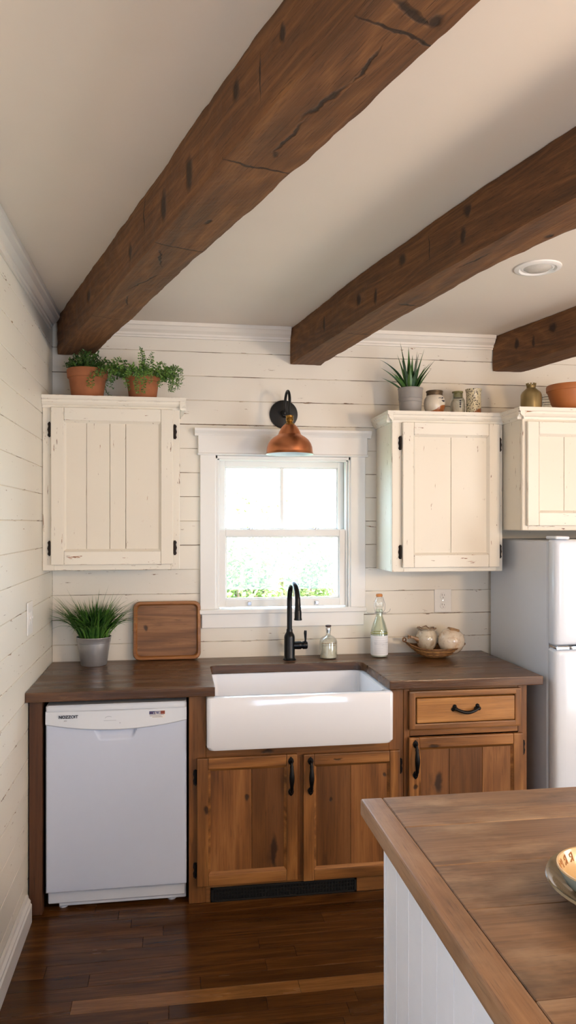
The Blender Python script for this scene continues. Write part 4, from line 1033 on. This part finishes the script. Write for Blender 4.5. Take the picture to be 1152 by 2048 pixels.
for z in (.066, .055, .047, .036):
    q.box(c[0]-.006, c[0]+.003, c[1]-.0405, c[1]-.0385, c[2]+z-.0022, c[2]+z+.0022, .0005); q.box(c[0]-.0015, c[0]+.001, c[1]-.0405, c[1]-.0385, c[2]+z-.005, c[2]+z+.004, .0004)
q.build('painted_marks', M_ink, t)
c = (1.458, 3.475, TOPR); 
q = MB(); q.lathe(c, [(.033, 0), (.0355, .003), (.0360, .020), (.0365, .110), (.0405, .121), (.0405, .125), (.0370, .125), (.0340, .110), (.033, .01), (0, .008)], 36)
o_ = q.build('speckled_cup', glazed('speckled_stoneware', C(206, 194, 160), C(136, 78, 34), .014, .05, 150, .5)); tag(o_, 'tall cylindrical cup speckled black on cream with brown foot', 'cup', 'jars on the right cabinet')
o_.data.transform(Matrix.Translation((-c[0], -c[1], -c[2]))); o_.location = c
# far cabinet
c = (1.672, 3.300, TOPF+.0004); t = thing('brass_flask', 'bulbous gold-brown flask with a notched metal rim above the fridge cabinet', 'flask', c)
q = MB(); q.lathe(c, [(.044, 0), (.048, .003), (.049, .030), (.0485, .072), (.043, .085), (.030, .097), (.022, .104), (.020, .106), (.020, .114)], 36); q.build('flask_body', plain('gold_glaze', C(156, 136, 92), .28, .55, var=.2, nscale=14), t)
q = MB(); q.lathe(c, [(.0205, .106), (.0215, .112), (.0215, .118), (.017, .118), (.017, .106)], 30)
for i in range(9):
    a = 2*PI*i/9; q.tube([(c[0]+.0195*math.cos(a), c[1]+.0195*math.sin(a), c[2]+.116), (c[0]+.0205*math.cos(a), c[1]+.0205*math.sin(a), c[2]+.128)], [.0035, .0042], 8)
q.build('notched_rim', plain('dull_brass', C(130, 112, 72), .4, .7, var=.3, nscale=60), t)
c = (1.864, 3.505, TOPF+.0004); t = thing('wire_jar', 'small clear jar in a wire band between the flask and terracotta bowl', 'jar', c)
q = MB(); q.lathe(c, [(.034, 0), (.038, .004), (.038, .085), (.032, .098), (.032, .112), (.030, .112), (.030, .098), (.0355, .084), (.0355, .006), (0, .004)], 28); q.build('jar_glass', M_glass, t)
q = MB()
for z in (.025, .070, .098): q.tube([(c[0]+.0395*math.cos(a), c[1]+.0395*math.sin(a), c[2]+z) for a in [2*PI*i/24 for i in range(24)]], .0013, 6, closed=True)
for s in (-1, 1): q.tube([(c[0]+s*.0395, c[1]-.005, c[2]+.025), (c[0]+s*.041, c[1]-.005, c[2]+.06), (c[0]+s*.0395, c[1]-.005, c[2]+.098)], .0013, 6)
q.build('wire_band', M_rustiron, t)
c = (1.885, 3.32, TOPF+.0004)
q = MB(); q.lathe(c, [(.066, 0), (.070, .003), (.090, .040), (.104, .085), (.108, .096), (.112, .098), (.113, .120), (.110, .126), (.104, .126), (.101, .115), (.097, .085), (.08, .035), (.06, .008), (0, .006)], 48)
tag(q.build('terracotta_bowl', M_terra2), 'large orange terracotta bowl above the fridge cabinet at the right edge', 'bowl')

# ------------------------------------------------------------------ bottles on the counter
c = (.752, 3.600, .9105); t = thing('powder_bottle', 'squat clear bottle half full of cream powder beside the faucet', 'bottle', c)
q = MB(); q.lathe(c, [(.040, 0), (.044, .004), (.0445, .080), (.041, .094), (.028, .106), (.0135, .112), (.011, .118), (.011, .134), (.0135, .136), (.0135, .140), (.0100, .140), (.0095, .115), (.026, .103), (.038, .092), (.0420, .079), (.0418, .006), (0, .004)], 36); q.build('bottle_glass', M_glass, t)
q = MB(); q.lathe(c, [(.0405, .005), (.0412, .010), (.0412, .066), (.036, .069), (.012, .071), (0, .071)], 32); q.build('contents', plain('cream_powder', C(226, 220, 200), .9, var=.08, nscale=80, bump=.2), t)
q = MB(); q.lathe(c, [(.009, .125), (.009, .141), (.013, .1415), (.013, .152), (.011, .155), (0, .156)], 24, 0); q.build('stopper', M_chrome, t)
q = MB(); q.lathe(c, [(.0145, .1555), (.0145, .161), (.012, .163), (0, .1635)], 24, 0); q.build('stopper_cap', plain('dark_cap', C(70, 46, 38), .5), t)
scribble(None, (c[0], c[1], c[2]+.078), .0452, 1, M_inkb, t, 'lettering', .0030, 7, a0=-2.5, a1=-.75, th=.0007)
scribble(None, (c[0], c[1], c[2]+.068), .0454, 1, M_inkb, t, 'lettering', .0026, 8, a0=-2.4, a1=-.9, th=.0006)
c = (1.012, 3.598, .9105); t = thing('swing_top_bottle', 'tall clear swing-top bottle with a white paper label on the countertop', 'bottle', c)
q = MB(); q.lathe(c, [(.038, 0), (.042, .004), (.0425, .118), (.040, .138), (.030, .170), (.019, .198), (.0165, .208), (.0165, .226), (.019, .228), (.019, .236), (.0155, .238), (.0145, .208), (.0170, .198), (.028, .170), (.038, .136), (.0405, .117), (.0400, .006), (0, .004)], 40); q.build('bottle_glass', glass('greenish_glass', (.93, .97, .92, 1), .07), t)
q = MB(); q.lathe(c, [(.0428, .012), (.0432, .013), (.0432, .108), (.0428, .109)], 40, cap=False); q.build('paper_label', plain('paper_label', C(232, 234, 238), .8, var=.03), t)
q = MB(); q.lathe(c, [(.0395, .006), (.0400, .060), (.0400, .106), (0, .107)], 32); q.build('contents', plain('white_contents', C(226, 228, 230), .9), t)
q = MB()
for z in (.120,): q.tube([(c[0]+(.0412 if z < .15 else .0178)*math.cos(a), c[1]+(.0412 if z < .15 else .0178)*math.sin(a), c[2]+z) for a in [2*PI*i/24 for i in range(24)]], .0022 if z < .15 else .0016, 6, closed=True)
q.build('olive_band', plain('olive_band', C(150, 150, 70), .5), t)
q = MB(); q.lathe(c, [(.013, .234), (.016, .240), (.016, .246), (.022, .252), (.0235, .266), (.022, .282), (.017, .292), (.012, .297), (.012, .302)], 28, cap=False); q.build('glass_stopper', M_glass, t)
q = MB(); q.lathe(c, [(.013, .300), (.0165, .301), (.0165, .311), (.014, .314), (0, .315)], 24); q.build('cork', plain('orange_cork', C(206, 136, 76), .7), t)
q = MB()
w = .00105
q.tube([(c[0]-.017, c[1], c[2]+.215), (c[0]-.030, c[1]-.01, c[2]+.219), (c[0]-.060, c[1]-.014, c[2]+.220), (c[0]-.066, c[1]-.014, c[2]+.223)], w, 6)
q.tube([(c[0]+.017, c[1], c[2]+.217), (c[0]+.035, c[1]-.01, c[2]+.220), (c[0]+.050, c[1]-.012, c[2]+.228), (c[0]+.054, c[1]-.012, c[2]+.240)], w, 6)
for s in (-1, 1):
    q.tube([(c[0]+s*.017, c[1], c[2]+.214), (c[0]+s*.027, c[1]-.008, c[2]+.238), (c[0]+s*.028, c[1]-.006, c[2]+.262), (c[0]+s*.019, c[1]-.004, c[2]+.296), (c[0]+s*.004, c[1]-.003, c[2]+.302)], w, 6)
    q.tube([(c[0]+s*(.026+.004*math.cos(a)), c[1]-.012, c[2]+.218+.004*math.sin(a)) for a in [2*PI*i/10 for i in range(10)]], w, 5, closed=True)
q.tube([(c[0]+.0185*math.cos(a), c[1]+.0185*math.sin(a), c[2]+.222) for a in [2*PI*i/20 for i in range(20)]], .0013, 6, closed=True)
q.build('wire_bail', plain('bail_wire', C(150, 150, 152), .3, .9), t)
q = MB(); rg = random.Random(31)
for z in [.104, .098, .088, .082, .074, .066, .058, .049, .040, .032, .024]:
    a = -2.4
    while a < -.65:
        w_ = rg.uniform(.04, .12); big = z in (.066, .074)
        q.tube([(c[0]+.0434*math.cos(a+w_*k/3), c[1]+.0434*math.sin(a+w_*k/3), c[2]+z+rg.uniform(-1, 1)*(.0028 if big else .0005)) for k in range(4)], .0005 if big else .0003, 4); a += w_*1.35
q.build('label_print', plain('label_grey_print', C(128, 132, 142), .7), t)

# ------------------------------------------------------------------ basket and ceramic gourds
bx = (1.290, 3.555, .9105)
t = thing('wicker_basket', 'shallow boat-shaped woven wicker basket holding two ceramic onions', 'basket', bx)
rg = random.Random(17)
def bask(u, v):       # u angle, v 0 bottom..1 rim
    s_ = v**.6
    x = .030*math.cos(u)*(1-v)+(.060+.108*v)*math.cos(u) if v > 0 else .06*math.cos(u)
    x = (.055+.098*v**.9)*math.cos(u); y = (.038+.062*v**.8)*math.sin(u)
    z = .004+.046*v**1.3+(.030 if math.cos(u) < 0 else .018)*v*abs(math.cos(u))**4
    return Vector((bx[0]-.004+x, bx[1]+y, bx[2]+z))
q = MB()
N = 64
for k in range(13):
    v = k/12
    pts = []
    for i in range(N):
        u = 2*PI*i/N; p = bask(u, v); off = .0016*math.sin(i*PI/2+(k % 2)*PI)+rg.uniform(-.0006, .0006)
        nrm = Vector((math.cos(u), math.sin(u), -.4)).normalized(); pts.append((p+nrm*off)[:])
    q.tube(pts, .0030 if k < 12 else .0036, 6, closed=True)
for i in range(32):
    u = 2*PI*i/32; q.tube([bask(u, v_/6)[:] for v_ in range(7)], .0016, 5)
vs = []; 
for k in range(5):
    for i in range(N): 
        p = bask(2*PI*i/N, k/4*.96); vs.append(p[:])
vs.append((bx[0]-.004, bx[1], bx[2]+.004)); fs = [[k*N+i, k*N+(i+1) % N, (k+1)*N+(i+1) % N, (k+1)*N+i] for k in range(4) for i in range(N)]+[[i, (i+1) % N, 4*N] for i in range(N)]
q.add(vs, fs, 0, .5, True)
def wick():
    m = NT('wicker'); n = m.noise(m.coord((40, 160, 160)), 1, 3); at = m.node('ShaderNodeAttribute', attribute_name='rnd')
    m.col(m.ramp(m.math('ADD', m.math('MULTIPLY', n, .6), m.math('MULTIPLY', at.outputs['Fac'], .4)), [(.25, C(84, 52, 22)), (.5, C(142, 96, 46)), (.75, C(186, 140, 78))])); m.set(.6); return m.m
M_wick = wick(); q.build('woven_body', M_wick, t)
for s in (-1,):
    q = MB(); e = bask(PI if s < 0 else 0, 1)
    for k in range(2): q.tube([(e.x+s*(.004+.008*math.cos(a)), e.y+.004*(k*2-1), e.z+.008+.010*math.sin(a)) for a in [2*PI*i/14 for i in range(14)]], .0028, 6, closed=True)
    q.build('handle', M_wick, t)
def pearl(name, c, c2):
    m = NT(name); n = m.noise(m.coord((18, 18, 18)), 1, 4, .6, .8); n2 = m.noise(m.coord((70, 70, 70), loc=(2, 2, 2)), 1, 3)
    m.col(m.mix(m.mr(n, .5, .72), m.mix(m.mr(n2, .55, .7, 0, .35), c, C(170, 140, 110)), c2)); m.set(.16, 0, .6, .7); m.bump(n2, .12, .002); return m.m
rib = lambda a, h: 1+.018*math.cos(a*9)
o_ = thing('ceramic_onion', 'round pearly cream glazed ceramic onion at the right in the basket', 'ornament', (1.348, 3.530, bx[2]+.018))
q = MB(); c = (1.348, 3.530, bx[2]+.018); Mx = Matrix.Rotation(.25, 3, 'Y')
pr = [(.003, 0), (.022, .002), (.044, .014), (.060, .036), (.0665, .062), (.064, .086), (.052, .108), (.034, .121), (.016, .126), (0, .1265)]
q.lathe(c, pr, 48, M=Mx, rf=lambda a, h: 1+.006*math.cos(a*8)); q.build('onion_body', pearl('pearl_glaze', C(222, 208, 188), C(192, 160, 128)), o_)
q = MB(); q.lathe((c[0]+.026, c[1]-.006, c[2]+.117), [(.032, -.006), (.031, .004), (.027, .009), (.024, .004), (.014, .003), (0, .004)], 28, M=Mx, rf=lambda a, h: 1+.07*math.sin(a*5+1)); q.build('torn_crown', plain('tan_edge_glaze', C(176, 138, 98), .45, var=.4, nscale=60, bump=.5), o_)
c = (1.258, 3.594, bx[2]+.020); o_ = thing('ceramic_pitcher_onion', 'pear-shaped pearly ceramic piece with ragged lip, left in the basket', 'ornament', c)
q = MB(); q.lathe(c, [(.004, 0), (.026, .003), (.046, .028), (.056, .056), (.054, .080), (.046, .098), (.042, .108), (.048, .116), (.050, .118), (.044, .117), (.038, .108), (.03, .09), (0, .085)], 44, rf=lambda a, h: 1+(.05*math.sin(a*5)+.04*math.sin(a*3+1))*max(0, (h-.09)/.03)); q.build('onion_body', pearl('shell_glaze', C(196, 186, 166), C(140, 112, 84)), o_)
q = MB(); p0 = Vector((c[0]-.040, c[1]-.012, c[2]+.058))
q.tube([p0[:], (p0+Vector((-.022, 0, .012)))[:], (p0+Vector((-.040, -.002, .018)))[:], (p0+Vector((-.050, -.002, .020)))[:]], [.017, .009, .006, .008], 14)
for k in range(5): a = k*1.3; q.tube([(p0+Vector((-.050, 0, .020)))[:], (p0+Vector((-.062, .008*math.cos(a), .020+.010*math.sin(a))))[:]], [.004, .003], 8)
q.build('curled_stem', plain('stem_glaze', C(166, 128, 92), .35, coat=.4, var=.35, nscale=50), o_)
q = MB(); 
for k in range(7):
    a = 2*PI*k/7; q.tube([(c[0]+.040*math.cos(a), c[1]+.040*math.sin(a), c[2]+.110), (c[0]+.046*math.cos(a+.4), c[1]+.046*math.sin(a+.4), c[2]+.119+.004*(k % 2)), (c[0]+.047*math.cos(a+.9), c[1]+.047*math.sin(a+.9), c[2]+.116)], [.003, .004, .003], 8)
q.build('ragged_lip', plain('lip_glaze', C(150, 122, 96), .4, coat=.4, var=.35, nscale=50), o_)

# ------------------------------------------------------------------ outdoors
o_ = MB().box(-20, 20, YB+.6, 40, -.8, -.6, 0).build('ground_outside', M_lawn); st(o_)
def shrub(label, cx, cy, cz, rx, ry, rz, n, seed, ls=.075):
    t = thing('garden_shrub', label, 'shrub', (cx, cy, -.6), 'shrubs outside the window'); rg = random.Random(seed)
    q = MB(); lumps = [(Vector((rg.uniform(-1, 1)*rx*.7, rg.uniform(-1, 1)*ry*.6, rg.uniform(-1, 1)*rz*.7)), rg.uniform(.25, .5)) for _ in range(22)]
    for i in range(n):
        lc, lr = rg.choice(lumps); d = Vector((rg.gauss(0, 1), rg.gauss(0, 1), rg.gauss(0, 1))).normalized()
        p = Vector((cx, cy, cz))+lc+Vector((d.x*rx, d.y*ry, d.z*rz))*lr*rg.uniform(.7, 1.05)
        leaf(q, p, Vector((rg.uniform(-1, 1), rg.uniform(-1, 1), rg.uniform(-.6, .8))), Vector((rg.uniform(-1, 1), rg.uniform(-1, 1), 1)), ls*rg.uniform(.7, 1.4), ls*.6, rg.random())
    q.build('foliage', M_out, t)
    q = MB()
    for k in range(6):
        a = k*1.05; q.tube([(cx+.08*math.cos(a), cy+.08*math.sin(a), -.6), (cx+.2*rx*math.cos(a), cy+.2*ry*math.sin(a), cz-rz*.3), (cx+.5*rx*math.cos(a), cy+.5*ry*math.sin(a), cz+rz*.3)], [.05, .035, .01], 7)
    q.build('branches', plain('bark', C(120, 96, 72), .9, var=.3), t)
shrub('bright green leafy shrub outside, seen low in the left of the window', .70, 7.4, .68, .38, .4, .85, 2300, 1)
shrub('bright green leafy shrub outside, seen low in the right of the window', 1.42, 8.4, .62, .42, .4, .95, 1900, 2)
shrub('taller pale shrub outside, behind the other two in the window', 1.1, 10.5, .9, .8, .5, 1.1, 1500, 3, .07)
